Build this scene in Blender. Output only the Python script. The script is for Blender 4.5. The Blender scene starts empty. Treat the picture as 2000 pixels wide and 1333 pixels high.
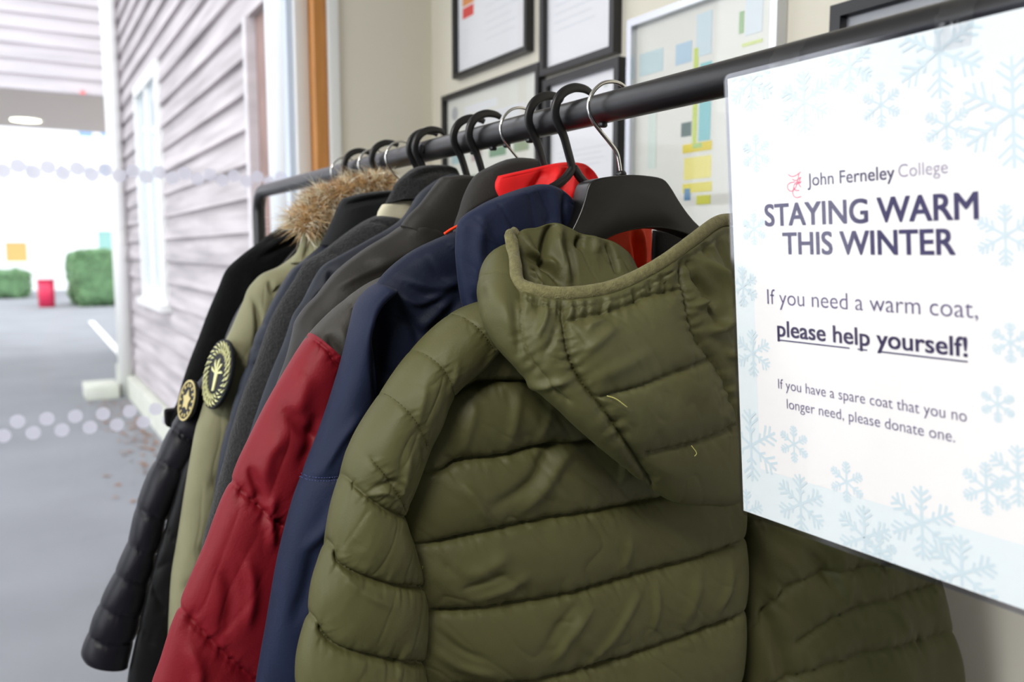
import bpy, bmesh, math, random
import numpy as np
from mathutils import Vector, Matrix

random.seed(7)
RNG = np.random.default_rng(7)
SC = bpy.context.scene
COL = SC.collection

# ------------------------------------------------------------------ camera
W_, H_, F_ = 2000.0, 1333.0, 1614.0          # frame size and focal length in pixels
CAM = np.array((0.0, 0.0, 1.38))
YAW, PITCH = math.radians(31.0), math.radians(6.17)
cd = bpy.data.cameras.new('camera')
cam = bpy.data.objects.new('camera', cd)
COL.objects.link(cam)
cam.location = CAM
cam.rotation_euler = (math.pi / 2 - PITCH, 0, -YAW)
cd.sensor_width = 22.3
cd.lens = F_ / W_ * 22.3
cd.clip_start = 0.02
cd.clip_end = 200
cd.dof.use_dof = True
cd.dof.focus_distance = 0.66
cd.dof.aperture_fstop = 3.8
SC.camera = cam

# ------------------------------------------------------------------ light and exposure
wd = bpy.data.worlds.new('overcast_sky')
SC.world = wd
wd.use_nodes = True
bg = wd.node_tree.nodes['Background']
bg.inputs[0].default_value = (0.93, 0.965, 1.0, 1)
bg.inputs[1].default_value = 2.95

def area(name, loc, rot, sx, sy, power, color):
    l = bpy.data.lights.new(name, 'AREA')
    l.shape = 'RECTANGLE'
    l.size, l.size_y = sx, sy
    l.energy = power
    l.color = color
    o = bpy.data.objects.new(name, l)
    COL.objects.link(o)
    o.location = loc
    o.rotation_euler = rot
    return o

# daylight coming in through the window of the left wall, and the lit panel in the ceiling
area('window_daylight', (-1.92, 0.40, 1.9), (0, -math.pi / 2, 0), 1.2, 1.5, 19, (0.93, 0.97, 1.0))
area('panel_light', (-0.80, -0.30, 2.46), (0, 0, 0), 0.54, 0.54, 41, (1.0, 0.955, 0.88))

vs = SC.view_settings
vs.view_transform = 'Standard'
vs.look = 'None'
vs.gamma = 1
vs.use_curve_mapping = False
vs.exposure = 0.0
SC.cycles.use_denoising = True
SC.cycles.max_bounces = 8
SC.cycles.sample_clamp_indirect = 6.0

# ------------------------------------------------------------------ sight lines
cF = np.array((math.sin(YAW) * math.cos(PITCH), math.cos(YAW) * math.cos(PITCH), -math.sin(PITCH)))
cR = np.array((math.cos(YAW), -math.sin(YAW), 0.0))
cU = np.cross(cR, cF)

def rays(px, py):
    px, py = np.asarray(px, float), np.asarray(py, float)
    return cF + ((px - W_ / 2) / F_)[..., None] * cR + ((H_ / 2 - py) / F_)[..., None] * cU

def on_plane(px, py, p0, n):
    d = rays(px, py)
    n = np.asarray(n, float)
    t = np.dot(np.asarray(p0, float) - CAM, n) / (d @ n)
    return CAM + d * t[..., None]

def onX(px, py, x): return on_plane(px, py, (x, 0, 0), (1, 0, 0))
def onY(px, py, y): return on_plane(px, py, (0, y, 0), (0, 1, 0))
def onZ(px, py, z): return on_plane(px, py, (0, 0, z), (0, 0, 1))

def project(p):
    d = np.asarray(p, float) - CAM
    z = d @ cF
    return np.stack((W_ / 2 + F_ * (d @ cR) / z, H_ / 2 - F_ * (d @ cU) / z), -1)

# ------------------------------------------------------------------ small tools
def lin(c):
    c = c / 255.0
    return c / 12.92 if c <= 0.04045 else ((c + 0.055) / 1.055) ** 2.4

def rgb(r, g, b): return (lin(r), lin(g), lin(b), 1.0)

def mat(name, color, rough=0.6, metal=0.0, bump=0.0, scale=200.0, vary=0.0, vscale=8.0, sheen=0.0, spec=0.5,
        stretch=None, coat=0.0, detail=3.0, trans=0.0):
    m = bpy.data.materials.new(name)
    m.use_nodes = True
    nt = m.node_tree
    b = nt.nodes['Principled BSDF']
    b.inputs['Base Color'].default_value = color
    b.inputs['Roughness'].default_value = rough
    b.inputs['Metallic'].default_value = metal
    b.inputs['Specular IOR Level'].default_value = spec
    b.inputs['Sheen Weight'].default_value = sheen
    b.inputs['Coat Weight'].default_value = coat
    tc = nt.nodes.new('ShaderNodeTexCoord')
    mp = nt.nodes.new('ShaderNodeMapping')
    nt.links.new(tc.outputs['Object'], mp.inputs['Vector'])
    if stretch:
        mp.inputs['Scale'].default_value = stretch
    if vary > 0:
        n = nt.nodes.new('ShaderNodeTexNoise')
        n.inputs['Scale'].default_value = vscale
        n.inputs['Detail'].default_value = 5
        nt.links.new(mp.outputs[0], n.inputs['Vector'])
        r = nt.nodes.new('ShaderNodeValToRGB')
        lo = tuple(max(0, c * (1 - vary)) for c in color[:3]) + (1,)
        hi = tuple(min(1, c * (1 + vary)) for c in color[:3]) + (1,)
        r.color_ramp.elements[0].position = 0.3
        r.color_ramp.elements[1].position = 0.7
        r.color_ramp.elements[0].color = lo
        r.color_ramp.elements[1].color = hi
        nt.links.new(n.outputs['Fac'], r.inputs['Fac'])
        nt.links.new(r.outputs['Color'], b.inputs['Base Color'])
    if bump > 0:
        n2 = nt.nodes.new('ShaderNodeTexNoise')
        n2.inputs['Scale'].default_value = scale
        n2.inputs['Detail'].default_value = detail
        nt.links.new(mp.outputs[0], n2.inputs['Vector'])
        bp = nt.nodes.new('ShaderNodeBump')
        bp.inputs['Strength'].default_value = bump
        bp.inputs['Distance'].default_value = 0.002
        nt.links.new(n2.outputs['Fac'], bp.inputs['Height'])
        nt.links.new(bp.outputs['Normal'], b.inputs['Normal'])
    return m

def mat_clear(name, gloss=0.06, rough=0.02, tint=(1, 1, 1, 1)):
    m = bpy.data.materials.new(name)
    m.use_nodes = True
    nt = m.node_tree
    nt.nodes.clear()
    out = nt.nodes.new('ShaderNodeOutputMaterial')
    mx = nt.nodes.new('ShaderNodeMixShader')
    t = nt.nodes.new('ShaderNodeBsdfTransparent')
    g = nt.nodes.new('ShaderNodeBsdfGlossy')
    t.inputs['Color'].default_value = tint
    g.inputs['Roughness'].default_value = rough
    mx.inputs[0].default_value = gloss
    nt.links.new(t.outputs[0], mx.inputs[1])
    nt.links.new(g.outputs[0], mx.inputs[2])
    nt.links.new(mx.outputs[0], out.inputs[0])
    return m

def mat_emit(name, color, strength):
    m = bpy.data.materials.new(name)
    m.use_nodes = True
    b = m.node_tree.nodes['Principled BSDF']
    b.inputs['Base Color'].default_value = color
    b.inputs['Emission Color'].default_value = color
    b.inputs['Emission Strength'].default_value = strength
    return m

ORG = {}

def empty(name, loc, label=None, cat=None, group=None):
    o = bpy.data.objects.new(name, None)
    COL.objects.link(o)
    o.location = loc
    o.empty_display_size = 0.05
    ORG[o.name] = np.array(loc, float)
    tag(o, label, cat, group)
    return o

def tag(o, label=None, cat=None, group=None, kind=None):
    if label: o['label'] = label
    if cat: o['category'] = cat
    if group: o['group'] = group
    if kind: o['kind'] = kind
    return o

def mesh_obj(name, verts, faces, m, parent=None, smooth=True, origin=None):
    verts = np.asarray(verts, float).reshape(-1, 3)
    if parent is not None:
        org = ORG[parent.name]
    elif origin is not None:
        org = np.array(origin, float)
    else:
        org = np.zeros(3)
    me = bpy.data.meshes.new(name)
    me.from_pydata((verts - org).tolist(), [], [tuple(int(i) for i in f) for f in faces])
    me.validate()
    me.update()
    if smooth:
        me.polygons.foreach_set('use_smooth', [True] * len(me.polygons))
    if m is not None:
        me.materials.append(m)
    o = bpy.data.objects.new(name, me)
    COL.objects.link(o)
    if parent is not None:
        o.parent = parent
    elif origin is not None:
        o.location = org
    ORG[o.name] = org
    return o

class MB:
    """collects simple shapes for one mesh"""
    def __init__(s): s.v, s.f = [], []
    def add(s, v, f):
        n = len(s.v)
        s.v += [tuple(map(float, p)) for p in v]
        s.f += [tuple(int(i) + n for i in q) for q in f]
        return s
    def box(s, a, b):
        x0, y0, z0 = a; x1, y1, z1 = b
        v = [(x0,y0,z0),(x1,y0,z0),(x1,y1,z0),(x0,y1,z0),(x0,y0,z1),(x1,y0,z1),(x1,y1,z1),(x0,y1,z1)]
        return s.add(v, [(0,3,2,1),(4,5,6,7),(0,1,5,4),(1,2,6,5),(2,3,7,6),(3,0,4,7)])
    def tube(s, pts, r, n=14, caps=True, flat=1.0, flatdir=None):
        pts = np.asarray(pts, float)
        rr = np.full(len(pts), r) if np.isscalar(r) else np.asarray(r, float)
        t = np.gradient(pts, axis=0)
        t /= np.linalg.norm(t, axis=1)[:, None] + 1e-12
        ref = np.array(flatdir if flatdir is not None else (0, 0, 1.0), float)
        if flatdir is None and abs(t[0] @ ref) > 0.9: ref = np.array((1.0, 0, 0))
        rings = []
        for i in range(len(pts)):
            a = ref - t[i] * (ref @ t[i])
            a /= np.linalg.norm(a) + 1e-12
            b = np.cross(t[i], a)
            if flatdir is None: ref = a
            for k in range(n):
                w = 2 * math.pi * k / n
                rings.append(pts[i] + rr[i] * (math.cos(w) * a * flat + math.sin(w) * b))
        f = []
        for i in range(len(pts) - 1):
            for k in range(n):
                k2 = (k + 1) % n
                f.append((i*n+k, i*n+k2, (i+1)*n+k2, (i+1)*n+k))
        if caps:
            f.append(tuple(range(n))[::-1])
            f.append(tuple(range((len(pts)-1)*n, len(pts)*n)))
        return s.add(rings, f)
    def prism(s, poly, ext):
        """closed polygon (3-D points) pushed along ext"""
        poly = np.asarray(poly, float); n = len(poly); ext = np.asarray(ext, float)
        v = np.concatenate((poly, poly + ext))
        f = [tuple(range(n))[::-1], tuple(range(n, 2*n))]
        f += [(i, (i+1) % n, n + (i+1) % n, n + i) for i in range(n)]
        return s.add(v, f)
    def build(s, name, m, parent=None, smooth=False, origin=None, bevel=0.0, seg=2):
        o = mesh_obj(name, s.v, s.f, m, parent, smooth, origin)
        bm = bmesh.new()
        bm.from_mesh(o.data)
        bmesh.ops.recalc_face_normals(bm, faces=bm.faces)
        if bevel > 0:
            es = [e for e in bm.edges if e.is_manifold and e.calc_face_angle(0) > 0.5]
            bmesh.ops.bevel(bm, geom=es, offset=bevel, segments=seg, affect='EDGES', profile=0.5, clamp_overlap=True)
        bm.to_mesh(o.data)
        bm.free()
        if bevel > 0:
            o.data.polygons.foreach_set('use_smooth', [True] * len(o.data.polygons))
        return o

def cr(pts, n):
    """Catmull-Rom through the rows of pts, n samples"""
    pts = np.asarray(pts, float)
    m = len(pts)
    if m == 1: return np.repeat(pts, n, 0)
    ext = np.concatenate((2 * pts[:1] - pts[1:2], pts, 2 * pts[-1:] - pts[-2:-1]))
    u = np.linspace(0, m - 1, n)
    i = np.minimum(u.astype(int), m - 2)
    f = (u - i).reshape((-1,) + (1,) * (pts.ndim - 1))
    p0, p1, p2, p3 = ext[i], ext[i+1], ext[i+2], ext[i+3]
    return 0.5 * ((2*p1) + (-p0+p2)*f + (2*p0-5*p1+4*p2-p3)*f*f + (-p0+3*p1-3*p2+p3)*f**3)

def _hash(ix, iy, seed):
    h = (ix.astype(np.int64) * 374761393 + iy.astype(np.int64) * 668265263 + seed * 144665) & 0xffffffff
    h = ((h ^ (h >> 13)) * 1274126177) & 0xffffffff
    h = h ^ (h >> 16)
    return (h & 0xffff) / 65535.0

def noise(x, y, seed=0):
    x, y = np.asarray(x, float), np.asarray(y, float)
    ix, iy = np.floor(x), np.floor(y)
    fx, fy = x - ix, y - iy
    fx = fx**3 * (fx * (fx * 6 - 15) + 10); fy = fy**3 * (fy * (fy * 6 - 15) + 10)
    a, b = _hash(ix, iy, seed), _hash(ix+1, iy, seed)
    c, d = _hash(ix, iy+1, seed), _hash(ix+1, iy+1, seed)
    return (a*(1-fx)+b*fx)*(1-fy) + (c*(1-fx)+d*fx)*fy

def fbm(x, y, seed=0, o=3):
    s, a, t = 0, 1.0, 0
    for k in range(o):
        s = s + a * (noise(x * 2**k + 13*k, y * 2**k + 7*k, seed + k) - 0.5)
        t += a; a *= 0.5
    return s / t * 2

def near_line(P, line):
    """distance of each pixel to a polyline and the arc length of the foot point"""
    L = cr(line, max(2, (len(line) - 1) * 6 + 1)) if len(line) > 2 else np.asarray(line, float)
    best = np.full(len(P), 1e9); arc = np.zeros(len(P)); s0 = 0
    for a, b in zip(L[:-1], L[1:]):
        ab = b - a; l2 = ab @ ab + 1e-9
        t = np.clip(((P - a) @ ab) / l2, 0, 1)
        d = np.linalg.norm(P - a - t[:, None] * ab, axis=1)
        k = d < best
        best[k] = d[k]; arc[k] = s0 + t[k] * math.sqrt(l2)
        s0 += math.sqrt(l2)
    return best, arc

RX = 0.444          # the rail runs along +Y at this x
RZ = 1.503

class Cloth:
    """a padded piece of cloth: a grid of traced points on the garment's own upright plane,
    given real thickness, with stitched seams pulled in and folds pushed out"""
    def __init__(s, rows, Y, k=0.0, nu=60, nv=90):
        s.Y, s.k = Y, k
        R = []
        for row in rows:
            q = []
            for p in row:
                p = tuple(p)
                q.append(p if len(p) == 3 else p + (0.0,))
            R.append(cr(q, nu))
        G = cr(np.array(R), nv)                       # nv x nu x (px, py, dy)
        s.nu, s.nv = nu, nv
        s.G = G
        px, py, dy = G[..., 0], G[..., 1], G[..., 2]
        n = np.array((k, -1.0, 0.0)); n /= np.linalg.norm(n)
        d = rays(px, py)
        p0 = np.array((RX, Y, 0.0)) - CAM
        # y - (Y + k (x - RX) + dy) = 0
        num = (p0[1] - k * p0[0] + dy)
        den = d[..., 1] - k * d[..., 0]
        s.mid = CAM + d * (num / den)[..., None]
        s.n0 = n
    def make(s, name, m, parent, T=0.02, p=2.4, capw=0.06, seams=(), folds=(), wr=0.0, wscale=0.05, wang=0.0, wst=2.2,
             pucker=0.0, seed=1, real_n=True, quilt=0.0, crease=0.0, captop=None, Tback=None, stitch=None):
        nu, nv = s.nu, s.nv
        mid = s.mid
        u = np.linspace(0, 1, nu)[None, :]; v = np.linspace(0, 1, nv)[:, None]
        tu = np.clip(1 - np.abs(2*u-1)**p, 0, 1) ** 0.5
        ct = capw if captop is None else captop
        tv = np.ones((nv, 1))
        if ct > 0: tv = tv * np.sqrt(np.clip(1 - np.clip(1 - v/ct, 0, 1)**2, 0, 1))
        if capw > 0: tv = tv * np.sqrt(np.clip(1 - np.clip(1 - (1-v)/capw, 0, 1)**2, 0, 1))
        t = tu * tv
        if real_n:
            du = np.gradient(mid, axis=1); dv = np.gradient(mid, axis=0)
            nn = np.cross(dv, du)
            nn /= np.linalg.norm(nn, axis=-1)[..., None] + 1e-12
            sgn = np.sign((nn @ s.n0).mean()) or 1
            nn = nn * sgn
            # keep the boundary rows from degenerating
            nn = nn * 0.8 + s.n0 * 0.2
            nn /= np.linalg.norm(nn, axis=-1)[..., None] + 1e-12
        else:
            nn = np.broadcast_to(s.n0, mid.shape)
        P = s.G[..., :2].reshape(-1, 2)
        disp = np.zeros(len(P))
        pull = np.zeros(len(P)); puck = np.zeros(len(P))
        keep = []
        for sm in seams:
            line, Hh, w = sm[0], sm[1], sm[2]
            dd, arc = near_line(P, line)
            pull = np.maximum(pull, Hh * (0.66 * np.exp(-dd / (w * 0.36)) + 0.34 * np.exp(-(dd / (w * 2.4)) ** 2)))
            if pucker > 0 and (len(sm) < 4 or sm[3] > 0):
                amp = pucker * (sm[3] if len(sm) > 3 else 1.0)
                side = seed * 3 + 11
                wv = noise(arc / 10.0, dd / 50.0, side) - 0.5 + 0.8 * (noise(arc / 5.5, dd / 30.0, side + 5) - 0.5)
                puck += amp * wv * np.exp(-dd / 13.0) * (1 - np.exp(-dd / 3.0)) * (0.35 + 1.3 * noise(arc / 55.0, 0.5, side + 9))
        disp -= pull
        disp += puck
        for line, w, a in folds:
            dd, arc = near_line(P, line)
            tot = max(arc.max(), 1.0)
            taper = np.clip(np.minimum(arc, tot - arc) / (0.25 * tot), 0.0, 1.0) ** 0.7
            disp += a * np.exp(-(dd / w) ** 2) * (0.25 + 0.75 * taper)
        M = mid.reshape(-1, 3)
        ca, sa = math.cos(wang), math.sin(wang)
        wx = (M[:, 0] * ca + M[:, 2] * sa) / wscale; wy = (-M[:, 0] * sa + M[:, 2] * ca) / wscale / wst
        if wr > 0:
            warp = 0.8 * fbm(wx * 0.6, wy * 0.6, seed + 40, 2)
            disp += wr * fbm(wx + warp, wy + 0.5 * warp, seed, 3)
        if crease > 0:
            q = fbm(wx * 1.7 + 3.1, wy * 1.2 + 1.7, seed + 77, 2)
            disp -= crease * np.exp(-np.abs(q) / 0.07)
        disp = disp.reshape(nv, nu)
        edge = np.minimum(1.0, np.minimum(u, 1-u) * 11) * (np.minimum(1.0, np.minimum(v, 1-v) * 20) if capw > 0 else 1.0)
        nip = pull.reshape(nv, nu) * np.clip(1 - np.minimum(u, 1-u) * 8, 0, 1)
        tdir = np.gradient(mid, axis=1); tdir /= np.linalg.norm(tdir, axis=-1)[..., None] + 1e-12
        mid = mid + tdir * (nip * 0.45 * np.where(u < 0.5, 1.0, -1.0))[..., None]
        disp = disp * edge
        front = mid + nn * (T * t + disp)[..., None]
        tb = T if Tback is None else Tback
        back = mid - nn * (tb * t)[..., None]
        s.front, s.nn = front, nn
        idx = np.arange(nu * nv).reshape(nv, nu)
        V = np.concatenate((front.reshape(-1, 3), back.reshape(-1, 3)))
        off = nu * nv
        q = np.stack((idx[:-1, :-1], idx[1:, :-1], idx[1:, 1:], idx[:-1, 1:]), -1).reshape(-1, 4)
        qb = q[:, ::-1] + off
        rim = []
        b = np.concatenate((idx[0, :-1], idx[:-1, -1], idx[-1, :0:-1], idx[:0:-1, 0]))
        for a, c in zip(b, np.roll(b, -1)):
            rim.append((a, c, c + off, a + off))
        F = q.tolist() + qb.tolist() + rim
        o = mesh_obj(name, V, F, m, parent)
        bm = bmesh.new(); bm.from_mesh(o.data)
        bmesh.ops.remove_doubles(bm, verts=bm.verts, dist=1e-5)
        bmesh.ops.recalc_face_normals(bm, faces=bm.faces)
        bm.to_mesh(o.data); bm.free()
        o.data.polygons.foreach_set('use_smooth', [True] * len(o.data.polygons))
        return o
    def at(s, px, py, lift=0.0):
        """the point of the padded front under a traced point"""
        d = (s.G[..., 0] - px)**2 + (s.G[..., 1] - py)**2
        i, j = np.unravel_index(np.argmin(d), d.shape)
        i2 = i + 1 if i + 1 < s.nv else i - 1
        j2 = j + 1 if j + 1 < s.nu else j - 1
        A = np.stack((s.G[i2, j, :2] - s.G[i, j, :2], s.G[i, j2, :2] - s.G[i, j, :2]), 1)
        try:
            a, c = np.clip(np.linalg.solve(A, np.array((px, py)) - s.G[i, j, :2]), -0.8, 0.8)
        except np.linalg.LinAlgError:
            a = c = 0.0
        p = s.front[i, j] + a * (s.front[i2, j] - s.front[i, j]) + c * (s.front[i, j2] - s.front[i, j])
        return p + s.nn[i, j] * lift, s.nn[i, j]
    def stitches(s, lines, m, parent, step=6.0, dash=3.8, r=0.00035, lift=0.0004, name='stitching'):
        for line in lines:
            mb = MB()
            L = cr(line, 200)
            seg = np.r_[0, np.cumsum(np.linalg.norm(np.diff(L, axis=0), axis=1))]
            a = 0.0
            while a + dash < seg[-1]:
                pts = []
                for q in (a, a + dash / 2, a + dash):
                    x = np.interp(q, seg, L[:, 0]); y = np.interp(q, seg, L[:, 1])
                    pts.append(s.at(x, y, lift)[0])
                if np.linalg.norm(pts[0] - pts[2]) > 1e-4:
                    mb.tube(pts, r, 5)
                a += step
            if mb.v:
                tag(mb.build(name, m, parent, smooth=True), kind='stuff')

def wrow(Y, k, pts):
    """traced points of places given as (x, z) on the garment's plane"""
    out = []
    for x, z in pts:
        out.append(tuple(project((x, Y + k * (x - RX), z))))
    return out

def rail_y(px):
    """where along the rail a traced hook crosses it"""
    top = 495 - 0.247 * (px + 30) + 4
    return float(onX(np.array(px), np.array(490 - 0.25 * (px - 30)), RX)[1])
# ------------------------------------------------------------------ the room
WX, EY = 0.95, 1.98                      # face of the picture wall, face of the short end wall
M_wall = mat('cream_wall_paint', rgb(226, 220, 204), 0.75, bump=0.08, scale=260)
M_backw = mat('slate_blue_paint', rgb(86, 92, 104), 0.8)  # unseen back and left walls, made dark to cut bounced fill light
M_white = mat('white_paint', rgb(238, 238, 236), 0.45)
M_oak = mat('varnished_wood', rgb(196, 132, 66), 0.4, bump=0.05, scale=40, vary=0.12, vscale=14, stretch=(6, 6, 0.5))
M_glass = mat_clear('clear_glass', 0.035, 0.0)
M_alu = mat('pale_blue_aluminium', rgb(214, 224, 240), 0.35)
M_carpet = mat('grey_carpet', rgb(92, 92, 96), 0.95, bump=0.4, scale=600)
M_ceil = mat('ceiling_tile', rgb(200, 198, 192), 0.8)

def struct(mb, name, m, **k):
    o = mb.build(name, m, **k)
    o['kind'] = 'structure'
    return o

struct(MB().box((-2.1, -2.5, -0.06), (1.05, 2.0, 0.0)), 'floor', M_carpet)
struct(MB().box((-2.1, -2.5, 2.75), (1.05, 2.12, 2.85)), 'ceiling', M_ceil)
struct(MB().box((WX, -2.5, 0), (1.05, EY, 2.75)), 'wall_right', M_wall)
struct(MB().box((0.70, EY, 0), (1.05, 2.12, 2.75)), 'wall_end', M_wall)
struct(MB().box((-2.1, -2.6, 0), (1.05, -2.5, 2.75)), 'wall_back', M_backw)
wl = MB()
wl.box((-2.1, -2.5, 0), (-2.0, 2.12, 0.55)); wl.box((-2.1, -2.5, 2.62), (-2.0, 2.12, 2.75))
wl.box((-2.1, -2.5, 0.55), (-2.0, -0.2, 2.62)); wl.box((-2.1, 1.45, 0.55), (-2.0, 2.12, 2.62))
struct(wl, 'wall_left', M_backw)
w2 = MB()
for z0, z1 in ((0.55, 0.60), (2.57, 2.62)): w2.box((-2.08, -0.20, z0), (-2.02, 1.45, z1))
for y0 in (-0.20, 0.60, 1.40): w2.box((-2.08, y0, 0.601), (-2.02, y0 + 0.05, 2.57))
o = struct(w2, 'window_2', M_white)
g = MB().box((-2.053, -0.15, 0.60), (-2.049, 0.60, 2.57)); g.box((-2.053, 0.65, 0.60), (-2.049, 1.40, 2.57))
g.build('glass_pane', M_glass, o)
sk = MB().box((WX - 0.012, -2.5, 0), (WX, EY, 0.1))
struct(sk, 'baseboard_right', M_white)

LX, LY = -0.80, -0.30
lp = empty('pendant_lamp', (LX, LY, 2.75), 'square panel lamp hung below the ceiling on two rods', 'light')
mb = MB()
for x0_, x1_, y0_, y1_ in ((-.32, -.29, -.32, .32), (.29, .32, -.32, .32), (-.29, .29, -.32, -.29), (-.29, .29, .29, .32)):
    mb.box((LX + x0_, LY + y0_, 2.465), (LX + x1_, LY + y1_, 2.515))
mb.build('lamp_frame', M_white, lp)
MB().box((LX - .29, LY - .29, 2.475), (LX + .29, LY + .29, 2.48)).build('diffuser', mat_emit('panel_glow', (1, 0.96, 0.9, 1), 1.0), lp)
for yy in (-.305, .305):
    MB().tube([(LX, LY + yy, 2.51), (LX, LY + yy, 2.75)], 0.006, 10).build('rod', M_white, lp, smooth=False)

# end wall glazing: bead, timber jamb, frame, pane with its band of dots
bead = MB(); bead.box((0.672, EY - 0.012, 0), (0.7005, 2.12, 2.75))
struct(bead, 'trim_1', M_white, bevel=0.004)
struct(MB().box((0.640, EY - 0.004, 0), (0.6715, 2.12, 2.75)), 'trim_2', M_oak, bevel=0.002)
wf = MB()
wf.box((0.606, 2.015, 0), (0.6395, 2.095, 2.75))
wf.box((-2.0, 2.015, 0), (0.606, 2.095, 0.07)); wf.box((-2.0, 2.015, 2.66), (0.606, 2.095, 2.75))
wf.box((-2.0, 2.015, 0.07), (-1.94, 2.095, 2.66))
win = struct(wf, 'window_1', M_white, bevel=0.002)
MB().box((0.592, 2.035, 0.07), (0.606, 2.075, 2.66)).build('glazing_bead', M_alu, win)
GY = 2.055
MB().box((-1.94, GY - 0.003, 0.07), (0.592, GY + 0.003, 2.66)).build('glass_pane', M_glass, win)
M_dot = bpy.data.materials.new('frosted_dot'); M_dot.use_nodes = True
nt = M_dot.node_tree; b = nt.nodes['Principled BSDF']
b.inputs['Base Color'].default_value = rgb(232, 232, 246); b.inputs['Roughness'].default_value = 0.8
tr = nt.nodes.new('ShaderNodeBsdfTranslucent'); tr.inputs[0].default_value = rgb(236, 236, 250)
tp = nt.nodes.new('ShaderNodeBsdfTransparent')
mx = nt.nodes.new('ShaderNodeMixShader'); mx.inputs[0].default_value = 0.5
mx2 = nt.nodes.new('ShaderNodeMixShader'); mx2.inputs[0].default_value = 0.18
outn = nt.nodes['Material Output']
nt.links.new(b.outputs[0], mx.inputs[1]); nt.links.new(tr.outputs[0], mx.inputs[2])
nt.links.new(mx.outputs[0], mx2.inputs[1]); nt.links.new(tp.outputs[0], mx2.inputs[2]); nt.links.new(mx2.outputs[0], outn.inputs[0])
dots = MB()
def dot(x, z, r=0.0148):
    n = 20
    dots.add([(x + r*math.cos(2*math.pi*i/n), GY - 0.0045, z + r*math.sin(2*math.pi*i/n)) for i in range(n)], [tuple(range(n))])
up = onY(np.array([258., 281, 336, 360, 385, 411, 432, 457, 480]), np.array([354., 333, 335, 355, 336, 356, 337, 355, 340]), GY)
lo = onY(np.array([3., 35, 65, 91, 119, 146, 175, 200, 228, 253]), np.array([858., 834, 845, 816, 838, 808, 833, 804, 828, 804]), GY)
za, zb = float(up[1::2, 2].mean()), float(up[0::2, 2].mean())
zc, zd = float(lo[1::2, 2].mean()), float(lo[0::2, 2].mean())
st = float(abs(lo[9, 0] - lo[1, 0])) / 4
x0u, x0l = float(up[4, 0]), float(lo[9, 0])
for k in range(-24, 12):
    for (xx, z) in ((x0u + k*st, za), (x0u + (k+0.5)*st, zb), (x0l + k*st, zc), (x0l + (k+0.5)*st, zd)):
        if -1.9 < xx < 0.58: dot(xx, z)
dots.build('dot_band', M_dot, win)

# ------------------------------------------------------------------ pictures on the wall
M_blackframe = mat('black_frame', rgb(22, 21, 24), 0.35)
M_silver = mat('silver_frame', rgb(205, 208, 214), 0.25, metal=0.85)
M_paper = mat('print_paper', rgb(240, 240, 244), 0.6)
M_paper2 = mat('cream_print_paper', rgb(226, 226, 218), 0.6)
M_picglass = mat_clear('picture_glass', 0.05, 0.03)
M_grey = mat('grey_print', rgb(230, 231, 236), 0.7)
INK = {}
def ink(r, g, b):
    k = (r, g, b)
    if k not in INK: INK[k] = mat('ink', rgb(*k), 0.6)
    return INK[k]

def frame(name, y0, y1, z0, z1, bar, m, paper, label, depth=0.02):
    """a framed print hung on the picture wall; y0 far side, y1 near side"""
    r = empty(name, (WX, (y0 + y1) / 2, z0), label, 'picture', 'framed prints on the wall')
    x0, x1 = WX - depth, WX - 0.001
    mb = MB()
    mb.box((x0, y0 - bar, z0), (x1, y0, z1)); mb.box((x0, y1, z0), (x1, y1 + bar, z1))
    mb.box((x0, y1 + bar, z0), (x1, y0 - bar, z0 + bar)); mb.box((x0, y1 + bar, z1 - bar), (x1, y0 - bar, z1))
    mb.build('picture_frame', m, r)
    p = MB().box((WX - 0.008, y1 + bar*0.9, z0 + bar*0.9), (WX - 0.004, y0 - bar*0.9, z1 - bar*0.9)).build('print', paper, r)
    MB().box((WX - 0.0130, y1 + bar*0.95, z0 + bar*0.95), (WX - 0.0115, y0 - bar*0.95, z1 - bar*0.95)).build('glass', M_picglass, r)
    return r, p

def wp(px, py):
    q = onX(np.array(float(px)), np.array(float(py)), WX - 0.012)
    return float(q[1]), float(q[2])

n_patch = [0]
def patch_on(p, name, m, px0, py0, px1, py1):
    """an upright rectangle of print, from two traced corners"""
    n_patch[0] += 1; d = 0.0004 + 0.00003 * (n_patch[0] % 25)
    ya, za_ = wp(px0, py0); yb, zb_ = wp(px1, py1)
    mb = MB().box((WX - 0.008 - d, min(ya, yb), min(za_, zb_)), (WX - 0.008, max(ya, yb), max(za_, zb_)))
    return mb.build(name, m, p)

def lines_on(p, name, m, y0, y1, z0, z1, n, th=0.0022, ragged=0.3, d=0.0003):
    mb = MB()
    for i in range(n):
        z = z0 + (z1 - z0) * (i / max(1, n-1))
        ye = y1 + (y0 - y1) * ragged * random.random()
        mb.box((WX - 0.008 - d, min(ye, y0), z - th), (WX - 0.008, max(ye, y0), z + th))
    return mb.build(name, m, p)

# top left certificate
ya, zA = wp(889, 156); yb, _ = wp(1034, 110)
r, p = frame('picture', ya, yb, zA, zA + 0.46, 0.011, M_blackframe, M_paper,
             'black framed white print with orange and red corner block, leftmost of the upper row')
patch_on(p, 'red_block', ink(226, 66, 62), 901, 38, 922, 6)
patch_on(p, 'orange_block', ink(232, 150, 84), 901, 14, 922, -45)
lines_on(p, 'faint_text', M_grey, wp(945, 30)[0], wp(1010, 30)[0], wp(950, 75)[1], wp(950, 10)[1], 5, 0.0016)
lines_on(p, 'faint_text', M_grey, wp(903, 90)[0], wp(912, 90)[0], wp(905, 112)[1], wp(905, 60)[1], 7, 0.0016)
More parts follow.
